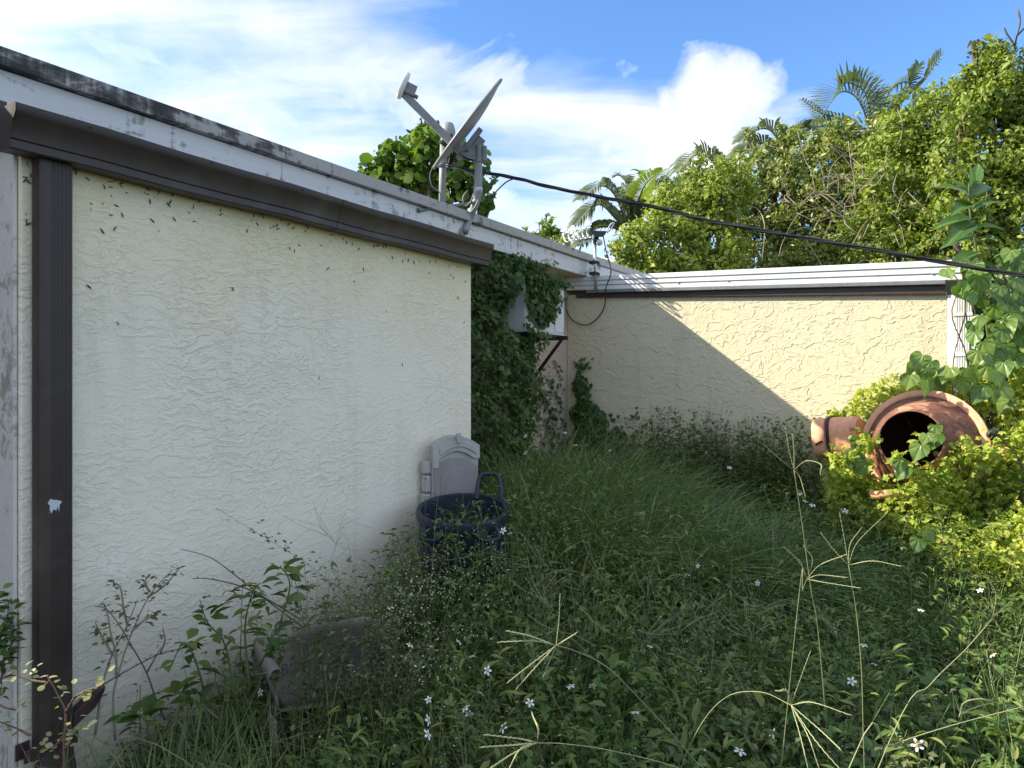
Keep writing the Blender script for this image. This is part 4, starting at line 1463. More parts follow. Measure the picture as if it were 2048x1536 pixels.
for k, (px, py) in enumerate(FL):
    p = canopy_hit(px, py, .14)
    if p.y > 6.2:
        dxx = (px - CX) / F
        Zl = (A_B - .15) / (U.x * dxx + U.y)
        p = at(px, py, min(Zl, 6.6))
    sz = random.uniform(.012, .018) if p.y < 3.4 else random.uniform(.017, .023)
    f = bpy.data.objects.new('wild_daisy', None)
    COL.objects.link(f)
    f.location = p
    f.empty_display_size = .02
    tag(f, 'small white daisy flower with yellow centre on a thin stem among the weeds', 'flower', 'white daisies among the weeds')
    q = (Matrix.Rotation(random.random() * 6.28, 3, 'Z') @ Matrix.Rotation(random.uniform(.1, 1.35), 3, 'X') @ Matrix.Rotation(random.random() * 6.28, 3, 'Z')).to_euler()
    wob = random.uniform(.72, 1.1)
    for nm, me in (('petals', pet_me), ('flower_centre', disc_me)):
        c = bpy.data.objects.new(nm, me)
        COL.objects.link(c)
        c.parent = f
        c.scale = (sz * wob, sz, sz)
        c.rotation_euler = q
    s = MB()
    s.tube(smoothpts([p, p + Vector((.01, .005, -.07)), p + Vector((random.gauss(0, .04), random.gauss(0, .03), -.26))], 3), [.0016] * 7, 4)
    s.build('stem', M_STEM, f)


# ------------------------------------------------------------------ tall grass stalks with finger-like seed heads
def stalk(name_label, pts, heads, r=.0022, mat=None, group='tall grass stalks with spread seed heads'):
    """pts: (px,py,Z) from low to the fork; heads: lists of (px,py,Z) of each spike after the fork."""
    P = [at(*p) for p in pts]
    root = thing('grass_stalk', name_label, 'grass stalk', (P[0].x, P[0].y, 0), 0, group)
    r *= .43
    dv = P[0] - P[1]
    sl_ = min(.30, P[0].z * dv.to_2d().length / max(.02, abs(dv.z)))
    hv_ = Vector((dv.x, dv.y, 0)).normalized() * sl_
    low = Vector((P[0].x + hv_.x, P[0].y + hv_.y, .02))
    m = MB()
    pp = smoothpts([low] + P if P[0].z > .15 else P, 6)
    m.tube(pp, [r * (1.15 - .5 * i / len(pp)) for i in range(len(pp))], 6)
    m.build('culm', M_STRAW, root, smooth=True)
    for h in heads:
        hp = smoothpts([P[-1]] + [at(*q) for q in h], 6)
        m = MB()
        m.tube(hp, [r * .62] * (len(hp) - 1) + [r * .25], 5)
        # grains alternate along the spike
        for i in range(2, len(hp)):
            for u_ in (0, .5):
                c = hp[i - 1].lerp(hp[i], u_)
                t = (hp[i] - hp[i - 1]).normalized()
                sx_ = t.orthogonal().normalized()
                sgn = 1 if (i * 2 + (u_ > 0)) % 2 else -1
                m.tube([c, c + t * .006 + sx_ * .0006 * sgn, c + t * .010 + sx_ * .0002 * sgn], [.0005, .0007, .0003], 4)
        m.build('seed_spike', M_STRAW, root, smooth=True)
    return root


stalk('tall pale grass stalk with five spread spikes before the orange mixer', [(1640, 1300, 1.9), (1622, 1180, 1.8), (1606, 1060, 1.75), (1588, 940, 1.7)],
      [[(1578, 900, 1.7), (1571, 855, 1.7)], [(1560, 918, 1.68), (1529, 890, 1.66)], [(1588, 900, 1.72), (1585, 872, 1.73)], [(1612, 922, 1.68), (1640, 928, 1.66), (1641, 945, 1.65)], [(1600, 955, 1.7), (1610, 990, 1.68)]], .0024)
stalk('tall upright grass stalk with a spread head right of centre', [(1727, 1480, 1.55), (1723, 1340, 1.5), (1712, 1220, 1.47), (1697, 1130, 1.45)],
      [[(1690, 1085, 1.45), (1680, 1030, 1.45)], [(1715, 1085, 1.43), (1772, 1028, 1.4)], [(1668, 1100, 1.46), (1645, 1070, 1.47)], [(1700, 1090, 1.46), (1720, 1060, 1.46)], [(1745, 1122, 1.42), (1800, 1132, 1.4)]], .0021)
stalk('leaning grass stalk with wilted spikes beside the tallest stalk', [(1596, 1210, 1.55), (1605, 1180, 1.52), (1614, 1158, 1.5)],
      [[(1625, 1120, 1.5), (1610, 1095, 1.5)], [(1640, 1130, 1.48), (1690, 1110, 1.46)], [(1650, 1165, 1.48), (1720, 1176, 1.45)], [(1600, 1125, 1.5), (1572, 1098, 1.5)], [(1640, 1150, 1.48), (1692, 1155, 1.46)]], .0018)
stalk('bent grass stalk in front with long spikes pointing down left', [(1470, 1640, 1.42), (1380, 1510, 1.36), (1300, 1420, 1.3), (1215, 1335, 1.25), (1150, 1302, 1.22), (1112, 1291, 1.2)],
      [[(1060, 1330, 1.18), (1019, 1362, 1.16)], [(1075, 1330, 1.18), (1035, 1375, 1.16)], [(1100, 1320, 1.2), (1089, 1348, 1.2)], [(1070, 1282, 1.2), (1000, 1284, 1.2)], [(1060, 1272, 1.2), (1020, 1263, 1.2)], [(1118, 1240, 1.22), (1120, 1195, 1.23)], [(1150, 1268, 1.2)]], .0022)
stalk('low grass stalk at the bottom edge with pale spikes', [(1560, 1640, 1.15), (1380, 1545, 1.1), (1230, 1503, 1.03), (1130, 1488, 1.0), (1075, 1486, .98)],
      [[(1030, 1505, .96), (985, 1534, .94)], [(1040, 1500, .96), (1015, 1545, .94)], [(1030, 1490, .97), (968, 1494, .96)], [(1040, 1478, .98), (975, 1470, .97)], [(1076, 1460, .98), (1066, 1432, 1.0)]], .0017)
stalk('grass stalk with a fan of pale spikes near the bottom', [(1330, 1620, 1.6), (1390, 1470, 1.5), (1450, 1396, 1.42), (1520, 1384, 1.33), (1582, 1410, 1.2)],
      [[(1600, 1360, 1.2), (1619, 1308, 1.2)], [(1625, 1405, 1.18), (1700, 1430, 1.15)], [(1600, 1470, 1.16), (1618, 1545, 1.12)], [(1615, 1470, 1.15), (1636, 1530, 1.12)], [(1640, 1460, 1.15), (1678, 1496, 1.12)], [(1630, 1480, 1.14), (1690, 1550, 1.1)], [(1575, 1385, 1.2), (1560, 1382, 1.2)]], .0021)
stalk('long slanting grass stalk reaching into the sun at the right', [(1780, 1480, 1.5), (1860, 1370, 1.5), (1930, 1300, 1.5), (1985, 1237, 1.5)],
      [[(1970, 1225, 1.5), (1952, 1211, 1.5)], [(2000, 1222, 1.5), (2020, 1205, 1.5)], [(1992, 1190, 1.5), (1978, 1160, 1.5)]], .0022)
stalk('nearly flat grass stalk rising to the right edge', [(1700, 1532, 1.2), (1780, 1492, 1.2), (1900, 1452, 1.2), (2060, 1410, 1.2)], [[(2100, 1400, 1.2), (2160, 1390, 1.2)], [(2110, 1420, 1.2), (2170, 1440, 1.2)]], .0024)
stalk('thin arched grass stalk with three spikes at the right edge', [(2080, 1440, 1.3), (2040, 1420, 1.3), (1993, 1404, 1.3)],
      [[(1984, 1370, 1.3), (1974, 1308, 1.3)], [(1995, 1370, 1.3), (2002, 1355, 1.3)], [(1960, 1398, 1.3), (1930, 1405, 1.3), (1920, 1428, 1.3)], [(1960, 1412, 1.3), (1925, 1425, 1.3)]], .0016)
stalk('dark thin grass stalk with drooping spikes before the cream wall', [(655, 1140, 2.7), (668, 1105, 2.7), (672, 1090, 2.7)],
      [[(678, 1060, 2.7), (690, 1026, 2.72)], [(640, 1055, 2.7), (585, 1037, 2.72)], [(700, 1100, 2.68), (735, 1110, 2.66)], [(650, 1050, 2.7), (628, 1015, 2.72)], [(695, 1045, 2.7), (740, 1055, 2.7)], [(690, 1070, 2.68), (706, 1140, 2.66)]], .0019)
stalk('grey thin grass stalk with a starry head left of the bin', [(715, 1200, 3.0), (700, 1140, 3.0), (688, 1100, 3.0), (660, 1075, 3.0)],
      [[(640, 1050, 3.0), (628, 1005, 3.0)], [(620, 1060, 3.0), (585, 1085, 3.0)], [(640, 1040, 3.0), (655, 1000, 3.0)], [(600, 1050, 3.0), (570, 1032, 3.0)], [(690, 1050, 3.0), (726, 1030, 3.0)]], .0019)
stalk('slender grass stalk crossing the dark bin', [(862, 1180, 3.1), (868, 1080, 3.1), (874, 1010, 3.1), (884, 960, 3.1)], [[(890, 930, 3.1), (896, 905, 3.1)], [(876, 935, 3.1), (862, 915, 3.1)], [(900, 950, 3.1), (925, 945, 3.1)]], .0016)
for k in range(26):
    px, py = random.uniform(980, 1560), random.uniform(1010, 1300)
    p = canopy_hit(px, py, random.uniform(.06, .2))
    Z = p.y
    hd_ = []
    n_ = random.randint(3, 5)
    a0_ = random.uniform(0, 6.28)
    for j in range(n_):
        a = -math.pi / 2 + random.gauss(0, .8)
        ln = random.uniform(45, 85) * 3.2 / Z
        hd_.append([(px + math.cos(a) * ln * .5, py + math.sin(a) * ln * .5, Z), (px + math.cos(a + .12) * ln, py + math.sin(a + .12) * ln, Z + random.gauss(0, .03))])
    lx = random.gauss(0, 30)
    stalk('thin green grass stalk with a forked seed head over the weeds', [(px + lx, py + 150, Z + .05), (px + lx * .4, py + 70, Z + .02), (px, py, Z)], hd_, .0015, None, 'thin forked grass stalks over the weeds')

# ------------------------------------------------------------------ bare twiggy shrub by the downspout, and a sunlit sprig close to the camera
def twig_plant(name, label, cat, stems, mat_s, leaf_mat, leaf_size, leaf_n, Tm=T_LEAF, W=.6, r0=.004):
    P0 = at(*stems[0][0])
    root = thing(name, label, cat, (P0.x, P0.y, 0))
    LP, LD = [], []
    for st_ in stems:
        pp = smoothpts([at(*q) for q in st_], 5)
        m = MB()
        m.tube(pp, [r0 * (1.1 - .75 * i / len(pp)) for i in range(len(pp))], 5)
        m.build('branch', mat_s, root, smooth=True)
        for _ in range(leaf_n):
            i = random.randint(len(pp) // 4, len(pp) - 2)
            c = pp[i].lerp(pp[i + 1], random.random())
            az = random.random() * 6.28
            d_ = Vector((math.cos(az), math.sin(az), random.gauss(.15, .35)))
            off = random.uniform(0, .02)
            LP.append(tuple(c + d_ * off))
            LD.append(tuple(d_))
    LP, LD = np.array(LP), np.array(LD)
    leaves('foliage', LP, LD, np.array([0, 0, 1.0])[None] + rng.normal(size=LP.shape) * .4, leaf_size * rng.uniform(.6, 1.3, len(LP)), Tm, leaf_mat, rng.random(len(LP)), W, root)
    return root


twig_plant('twiggy_shrub', 'bare thin twiggy shrub with tiny leaves against the cream wall', 'shrub',
           [[(230, 1480, 2.45), (226, 1400, 2.45), (236, 1350, 2.45), (262, 1270, 2.47), (300, 1190, 2.5), (345, 1140, 2.5)],
            [(190, 1470, 2.45), (205, 1370, 2.45), (224, 1310, 2.45), (250, 1260, 2.45), (275, 1200, 2.45)],
            [(232, 1350, 2.45), (232, 1310, 2.45), (222, 1270, 2.46), (212, 1220, 2.46), (190, 1212, 2.46)],
            [(255, 1250, 2.46), (248, 1220, 2.46), (242, 1180, 2.46), (232, 1165, 2.46)],
            [(262, 1265, 2.46), (290, 1240, 2.5), (318, 1228, 2.5)], [(295, 1195, 2.5), (330, 1170, 2.5), (362, 1132, 2.5)],
            [(225, 1310, 2.45), (205, 1275, 2.45), (190, 1245, 2.45)], [(300, 1185, 2.5), (290, 1165, 2.5), (300, 1150, 2.5)]],
           M_TWIG, M_WEED2, .022, 22)
twig_plant('dead_weed', 'dark dry stem leaning across the bare twigs by the cream wall', 'dead weed',
           [[(330, 1440, 2.5), (312, 1400, 2.5), (293, 1345, 2.5), (262, 1290, 2.48), (235, 1245, 2.46), (207, 1210, 2.45)], [(294, 1345, 2.5), (305, 1325, 2.5), (322, 1295, 2.5)]],
           M_BARK, M_WEED2, .012, 3, r0=.0035)
twig_plant('thorny_runner', 'thin dark runner rising from the downspout across the cream wall', 'runner',
           [[(160, 1400, 2.4), (205, 1370, 2.42), (265, 1335, 2.45), (320, 1308, 2.5), (370, 1295, 2.6), (420, 1285, 2.75)], [(320, 1308, 2.5), (330, 1280, 2.5), (325, 1255, 2.5)]],
           M_BARK, M_WEED2, .014, 12, r0=.003)
twig_plant('arching_cane', 'long bare cane arching over the weeds before the cream wall', 'cane',
           [[(640, 1280, 2.7), (540, 1205, 2.7), (470, 1150, 2.7), (420, 1115, 2.7), (362, 1098, 2.72)], [(620, 1250, 2.7), (500, 1180, 2.7), (420, 1158, 2.7), (385, 1157, 2.72)]],
           M_BARK, M_WEED2, .016, 5, r0=.0032)
twig_plant('leafy_sprig', 'reddish sprig with small sunlit leaves close by at the bottom left', 'shrub',
           [[(128, 1560, .85), (128, 1480, .85), (131, 1425, .85), (118, 1395, .85), (104, 1368, .85), (92, 1350, .85)], [(131, 1425, .85), (150, 1395, .84), (175, 1380, .83), (200, 1372, .82)],
            [(128, 1470, .85), (112, 1490, .85), (90, 1500, .85)], [(95, 1365, .85), (70, 1362, .85), (45, 1355, .85), (15, 1345, .85)],
            [(128, 1500, .85), (145, 1470, .85), (165, 1450, .85)], [(60, 1470, .85), (30, 1455, .85), (-10, 1440, .85)], [(-20, 1400, .85), (10, 1415, .85), (35, 1420, .85)]],
           M_REDSTEM, M_PALE_LEAF, .0082, 16, T_ROUND, .75, r0=.0015)
twig_plant('wall_shrub', 'dark small-leaved shrub at the left edge below the weathered panel', 'shrub',
           [[(-20, 1470, 2.25), (0, 1380, 2.25), (10, 1290, 2.26), (18, 1200, 2.28)], [(-30, 1460, 2.2), (-10, 1330, 2.2), (0, 1230, 2.25)], [(5, 1340, 2.25), (22, 1290, 2.27), (28, 1250, 2.28)],
            [(-60, 1460, 2.1), (-40, 1300, 2.1), (-30, 1200, 2.15)], [(-40, 1350, 2.1), (-15, 1250, 2.15), (-8, 1180, 2.18)]],
           M_BARK, M_WEED, .034, 45, T_LEAF, .6, r0=.004)
# broad-leaved weed in front of the chair
twig_plant('broadleaf_weed', 'broad-leaved dark weed leaning from the chair towards the cream wall', 'weed',
           [[(420, 1450, 2.55), (400, 1350, 2.5), (370, 1285, 2.5), (340, 1335, 2.5)], [(470, 1400, 2.55), (450, 1290, 2.55), (415, 1245, 2.55), (400, 1200, 2.55)], [(500, 1380, 2.5), (490, 1260, 2.5), (505, 1185, 2.5), (520, 1165, 2.5)],
            [(440, 1440, 2.45), (390, 1400, 2.45), (350, 1385, 2.45)], [(520, 1330, 2.45), (540, 1290, 2.4), (545, 1260, 2.4)], [(300, 1480, 2.4), (290, 1440, 2.4), (265, 1430, 2.4)], [(560, 1250, 2.7), (580, 1170, 2.75), (560, 1130, 2.75)]],
           M_STEM, M_WEED, .066, 20, T_LEAF, .56, r0=.0042)

# airy weeds leaning over the chair
air = []
for k in range(46):
    x0_ = random.uniform(575, 800)
    tx_, ty_ = x0_ + random.gauss(0, 45), random.uniform(1130, 1290)
    air.append([(x0_, 1440, 2.45), ((x0_ + tx_) / 2 + random.gauss(0, 8), 1350, 2.45), (tx_, ty_, 2.46 + random.uniform(0, .1))])
twig_plant('airy_weed', 'airy fine-stemmed weed hanging over the back of the plastic chair', 'weed', air, M_STEM, M_WEED2, .024, 30, T_LEAF, .5, r0=.0018)
# ------------------------------------------------------------------ vine smothering the air conditioner wall, and the cone in the corner
def vine(label, n, sampler, loc, stems, leaf=.052):
    root = thing('wall_vine', label, 'vine', loc)
    P, O = sampler(n)
    nn = len(P)
    Dr = O * .35 + np.array([0, 0, -.75])[None] + rng.normal(size=(nn, 3)) * .45
    Nr = O + rng.normal(size=(nn, 3)) * .45 + np.array([0, 0, .35])[None]
    tint = np.clip(rng.random(nn) * .9, 0, 1)
    leaves('foliage', P, Dr, Nr, leaf * rng.uniform(.55, 1.25, nn), T_LOBE, M_IVY, tint, 1.0, root)
    m = MB()
    for s__ in stems:
        m.tube(smoothpts(s__, 5), .005, 5)
    m.build('stem', M_REDSTEM, root, smooth=True)
    return root


nvec = np.array(N)
uvec = np.array(U)


def ac_sampler(n):
    """Leaves over a bulging curtain in front of the recessed wall; the outline follows where the growth reaches."""
    P, O = [], []
    cl_ = [(random.uniform(4.05, 5.5), random.uniform(.3, 2.55)) for _ in range(150)]
    outline = [(.0, 4.0, 5.75), (.8, 4.0, 5.55), (1.1, 4.0, 5.42), (1.35, 4.02, 5.50), (1.6, 4.0, 5.55), (1.85, 4.0, 5.62), (1.93, 4.0, 5.55), (1.96, 4.0, 5.10), (2.1, 4.12, 5.02), (2.3, 4.3, 5.05), (2.42, 4.38, 5.3), (2.56, 4.3, 5.75)]
    zz = [q[0] for q in outline]
    lo_ = [q[1] for q in outline]
    hi_ = [q[2] for q in outline]
    while len(P) < n:
        z = random.uniform(.2, 2.55)
        l_, h_ = np.interp(z, zz, lo_), np.interp(z, zz, hi_)
        a = random.uniform(l_ - .05, h_ + .05)
        e = min(a - l_, h_ - a)
        if e < 0.10 and random.random() > .35 + e * 4:
            continue
        lump = .10 * math.sin(a * 9 + z * 4) * math.sin(z * 7 - a * 3) + .07 * math.sin(z * 15 + a * 13)
        bulge = .10 + .26 * max(0, min(1, e / .35)) + lump
        bulge = max(.03, bulge)
        d = bulge * (1 - .5 * random.random() ** 1.5)
        b = B_M + d
        if a0 - .05 < a < a1 and zb_ - .02 < z < zt_ + .02:
            b = B_AC + random.uniform(.01, .09)
        P.append(tuple(H(a, b, z + random.gauss(0, .01))))
        O.append(tuple(N + U * random.gauss(0, .3)))
    # over the AC: streamers hanging across the grille and the top
    for _ in range(int(n * .13)):
        t = random.random()
        a = a0 + (a1 - a0) * (.08 + .55 * t + random.gauss(0, .06))
        z = zt_ + .03 - random.random() ** 1.3 * (.42 - .25 * abs(t - .5))
        P.append(tuple(H(a, B_AC + random.uniform(.008, .08), z)))
        O.append(tuple(N))
    for _ in range(int(n * .05)):
        a = random.uniform(a0 - .2, a1 + .02)
        P.append(tuple(H(a, random.uniform(B_AC - .1, B_AC + .07), zt_ + random.uniform(-.02, .16) * (1 - .8 * (a - a0) / (a1 - a0)))))
        O.append(tuple(N))
    # sparse runners on the pinkish wall below and right of the unit
    for _ in range(48):
        aa, z = random.uniform(5.25, 6.38), random.uniform(.7, 1.75)
        for j in range(random.randint(6, 15)):
            P.append(tuple(H(aa + random.gauss(0, .02), B_M + random.uniform(.008, .03), z)))
            O.append(tuple(N))
            aa += random.gauss(.012, .03)
            z -= random.uniform(.02, .055)
            if aa > 6.42 or z < .5:
                break
    return np.array(P), np.array(O)


vine('dark green vine curtain smothering the air conditioner in the shaded recess', 9500, ac_sampler, H(4.7, B_M + .1, 0),
     [[H(4.5 + .2 * k, B_M + .05, 0), H(4.45 + .22 * k, B_M + .06, .9), H(4.5 + .2 * k, B_M + .05, 1.7), H(4.55 + .2 * k, B_M + .06, 2.5)] for k in range(5)])


def cone_sampler(n):
    P, O = [], []
    while len(P) < n:
        t = random.random() ** .62
        z = 1.66 - 1.05 * t
        half = .03 + .34 * t ** 1.3 + .04 * math.sin(z * 22)
        c = -3.14 + .26 * t
        b = c + random.uniform(-half, half)
        d = max(.02, (.04 + .24 * t) * math.sqrt(max(0, 1 - ((b - c) / half) ** 2)) * random.uniform(.55, 1.05))
        if b < B_M + .02:
            continue
        P.append(tuple(H(A_B - d, b, z)))
        O.append(tuple(-U + N * (b - c) / half * .6))
    for _ in range(30):
        b, z = -3.1 + random.gauss(0, .05), 1.66 + random.uniform(0, .25) ** 1.5
        P.append(tuple(H(A_B - .02, b, z)))
        O.append(tuple(-U))
    for _ in range(14):
        bb, z = random.uniform(-2.95, -2.5), random.uniform(.85, 1.3)
        for j in range(6):
            P.append(tuple(H(A_B - .02, bb, z)))
            O.append(tuple(-U))
            bb += random.gauss(.02, .02)
            z += random.gauss(.01, .02)
    return np.array(P), np.array(O)


vine('cone of dark vine climbing the corner of the beige wall', 1500, cone_sampler, H(A_B - .2, -3.0, 0), [[H(A_B - .03, -3.0, 0), H(A_B - .03, -3.1, .8), H(A_B - .02, -3.13, 1.66)]])


# ------------------------------------------------------------------ sunlit creeper mound at the right
CM = np.array([(2.25, 4.95, .78), (2.45, 5.0, .92), (2.6, 4.5, .62), (2.75, 4.25, .56), (3.0, 4.35, .70), (3.1, 4.7, 1.0), (3.3, 4.5, 1.22), (3.55, 4.4, 1.3), (3.6, 5.3, 1.62), (3.25, 5.5, 1.58), (2.95, 5.7, 1.50), (2.6, 5.7, 1.2), (3.0, 3.85, .64), (3.5, 3.8, .84), (3.75, 4.9, 1.5), (3.9, 4.25, 1.25), (4.0, 4.5, 1.4), (4.3, 5.5, 1.8),
               (2.5, 4.0, .45), (2.7, 3.6, .4), (3.2, 3.4, .46), (3.8, 3.5, .66), (2.9, 4.62, .70), (2.75, 4.7, .70)])


def mound(x, y):
    d2 = (x[:, None] - CM[None, :, 0]) ** 2 + (y[:, None] - CM[None, :, 1]) ** 2 + .01
    w = d2 ** -2.0
    return (w * CM[None, :, 2]).sum(1) / w.sum(1)


def creeper(name, n, leaf, T, mat, depth, label, x0=2.15, x1=4.4, y0=3.35, y1=6.1, W=1.0):
    P = np.zeros((0, 3))
    while len(P) < n:
        x = rng.uniform(x0, x1, n)
        y = rng.uniform(y0, y1, n)
        h = mound(x, y)
        lump = .07 * np.sin(x * 11 + y * 5) * np.sin(y * 13 - x * 4) + .05 * np.sin(x * 23 + 1) * np.sin(y * 19)
        z = h + lump - rng.random(n) ** 1.6 * depth
        # outline: starts along a slanting line from the wall foot to the right foreground
        ok = (x > 2.12 + .9 * np.clip((4.9 - y) / 1.4, 0, 1.4)) & (z > .03)
        # keep clear of the mixer drum and motor housing
        q = np.stack([x - mc.x, y - mc.y, z - mc.z], 1)
        al = q @ np.array(mix_ax)
        rad_ = np.linalg.norm(q - al[:, None] * np.array(mix_ax)[None], axis=1)
        lim = np.where(al < .03, RB + .02, RB + (RM - RB) * np.clip(al / AXL, 0, 1) + .03)
        ok &= ~((rad_ < lim) & (al > -.45) & (al < AXL + .45))
        hq = np.stack([x - m0.x, y - m0.y, z - m0.z], 1)
        ok &= ~((np.linalg.norm(hq - (hq @ np.array(ma))[:, None] * np.array(ma)[None], axis=1) < .18) & (np.abs(hq @ np.array(ma) - ML / 2) < ML / 2 + .05))
        a = x * U.x + y * U.y
        b = x * N.x + y * N.y
        ok &= (a < A_B - .04) | (b > .25)
        # leave the mouth of the drum in view
        dpx = x / y * F + CX
        ok &= (dpx > 1655) | (y < 4.3)
        P = np.concatenate([P, np.stack([x, y, z], 1)[ok]])
    P = P[:n]
    Dr = rng.normal(size=(n, 3)) * .6 + np.array([-.35, -.45, .1])[None]
    Nr = np.array([-.45, -.35, .8])[None] + rng.normal(size=(n, 3)) * .5
    tint = np.clip(rng.beta(2.2, 2.0, n) + .15 * np.sin(P[:, 0] * 6) * np.sin(P[:, 1] * 5 + P[:, 2] * 6), 0, 1)
    leaves(name, P, Dr, Nr, leaf * rng.uniform(.55, 1.3, n), T, mat, tint, W)
    return tag(COL.objects[-1], label, kind='stuff')


creeper('creeper', 17000, .047, T_LOBE, M_CREEP, .30, 'yellow-green sunlit small-leaved creeper over the cement mixer')
creeper('creeper', 5200, .045, T_LEAF, M_CREEP, .16, 'yellow-green sunlit pointed creeper leaves over the mound', W=.65)
# creeper strands across the front of the mixer
P = []
for c, rad_, n in (((1738, 884), 20, 60), ((1715, 914), 26, 100), ((1845, 972), 48, 300), ((1910, 965), 50, 300), ((1930, 905), 22, 60), ((1968, 910), 34, 150), ((1690, 934), 34, 150),
                   ((1795, 918), 12, 22), ((1893, 925), 14, 16), ((1828, 866), 10, 6)):
    for _ in range(n):
        px, py = random.gauss(c[0], rad_ * .6), random.gauss(c[1], rad_ * .5)
        P.append(tuple(at(px, py, random.uniform(4.42, 4.60) if px > 1755 else random.uniform(4.75, 5.0))))
P = np.array(P)
Dr = rng.normal(size=P.shape) * .6 + np.array([-.3, -.5, .1])[None]
leaves('creeper', P, Dr, np.array([-.5, -.5, .6])[None] + rng.normal(size=P.shape) * .5, .047 * rng.uniform(.55, 1.3, len(P)), T_LOBE, M_CREEP, rng.beta(2, 2, len(P)))
tag(COL.objects[-1], 'creeper strands hanging across the mouth of the mixer drum', kind='stuff')

# ------------------------------------------------------------------ heart-leaved vine and lance-leaved plant at the right
hv, hf = [], []
oh = [(0, 0), (.16, -.10), (.34, -.12), (.48, .02), (.52, .22), (.45, .46), (.30, .70), (.13, .90), (0, 1.04)]
mid = [(0, .0), (0, .12), (0, .30), (0, .5), (0, .72), (0, 1.04)]
hme = MB()
mids = [Vector((0, y_, -.02 - .10 * (y_ - .3) ** 2 - (.06 if y_ > .9 else 0))) for x_, y_ in mid]
hme.v += mids
lft = []
for sgn in (-1, 1):
    idx = [0]
    for x_, y_ in oh[1:-1]:
        hme.v.append(Vector((x_ * sgn, y_, .11 * (x_ / .5) - .16 * (x_ / .5) ** 3 - .10 * max(0, y_ - .3) ** 2)))
        idx.append(len(hme.v) - 1)
    idx.append(5)
    fs = [(0, idx[1], idx[2], 1), (1, idx[2], idx[3]), (1, idx[3], idx[4], 2), (2, idx[4], idx[5], 3), (3, idx[5], idx[6], 4), (4, idx[6], idx[7], 5)]
    for f_ in fs:
        hme.f.append(list(f_) if sgn > 0 else list(f_)[::-1])
ho = hme.build('leaf', M_HEART, smooth=True)
heart_me = ho.data
bpy.data.objects.remove(ho)
lme = MB()
for k in range(7):
    t = k / 6
    w_ = .17 * math.sin(math.pi * t ** .8) + .004
    z_ = .10 * t - .32 * t * t
    lme.v += [Vector((-w_, t, z_ + w_ * .45)), Vector((0, t, z_)), Vector((w_, t, z_ + w_ * .45))]
for k in range(6):
    i = 3 * k
    lme.f += [[i, i + 1, i + 4, i + 3], [i + 1, i + 2, i + 5, i + 4]]
lo = lme.build('leaf', M_MILK, smooth=True)
lance_me = lo.data
bpy.data.objects.remove(lo)


def place_leaf(me, root, p, d, n, size, name='leaf'):
    d = Vector(d).normalized()
    n = Vector(n)
    x_ = d.cross(n).normalized()
    z_ = x_.cross(d)
    o = bpy.data.objects.new(name, me)
    COL.objects.link(o)
    o.parent = root
    M = Matrix((x_, d, z_)).transposed().to_4x4()
    M = Matrix.Translation(Vector(p) - root_loc(root)) @ M @ Matrix.Diagonal((size, size, size, 1))
    o.matrix_local = M
    return o


hvine = thing('heart_leaf_vine', 'vine of large heart-shaped leaves hanging beside the white corner post', 'vine', at(1985, 900, 5.0) * 1)
hvine.location.z = 0
hpos = []
# (px, py, spread x, spread y, n, Z)
for cx_, cy_, sx_, sy_, n, Z in ((1935, 560, 45, 30, 11, 5.05), (1990, 620, 45, 45, 18, 5.1), (1960, 690, 50, 40, 16, 5.0), (2010, 700, 45, 60, 18, 5.1), (1975, 740, 45, 35, 12, 4.95), (1880, 735, 40, 26, 10, 5.0),
                              (2030, 540, 30, 50, 12, 5.2), (1845, 762, 22, 14, 5, 4.95), (2040, 640, 25, 60, 10, 5.2), (1930, 640, 18, 40, 7, 5.0)):
    for _ in range(n):
        hpos.append((random.gauss(cx_, sx_ * .7), random.gauss(cy_, sy_ * .7), Z + random.gauss(0, .12), random.uniform(.085, .135)))
for q in ((1855, 870, 4.50, .085), (1873, 868, 4.52, .10), (1870, 850, 4.55, .08), (1842, 890, 4.45, .11), (1802, 920, 4.42, .09), (1811, 932, 4.42, .10), (1715, 905, 4.8, .12), (1700, 915, 4.8, .10), (1735, 925, 4.75, .11),
          (1850, 1060, 3.9, .085), (1838, 1078, 3.9, .08), (2000, 770, 4.9, .13), (2020, 800, 4.9, .12), (1720, 880, 4.85, .11), (2035, 950, 4.6, .1)):
    hpos.append(q)
for px, py, Z, sz in hpos:
    if 1870 < px < 1945 and 585 < py < 722 and Z > 4.6:
        px += 68
    place_leaf(heart_me, hvine, at(px, py, Z), (random.gauss(0, .5), random.gauss(-.25, .35), -1), (random.gauss(-.5, .55), -1.0, random.gauss(.45, .5)), sz * 1.05)
m = MB()
for k in range(9):
    x0_ = random.uniform(1900, 2045)
    m.tube(smoothpts([at(x0_, 850, 5.1), at(x0_ + random.gauss(0, 20), 720, 5.15), at(x0_ + random.gauss(0, 25), 620, 5.15), at(x0_ + random.gauss(0, 25), 530, 5.2)], 5), .0045, 5)
m.build('stem', M_REDSTEM, hvine, smooth=True)

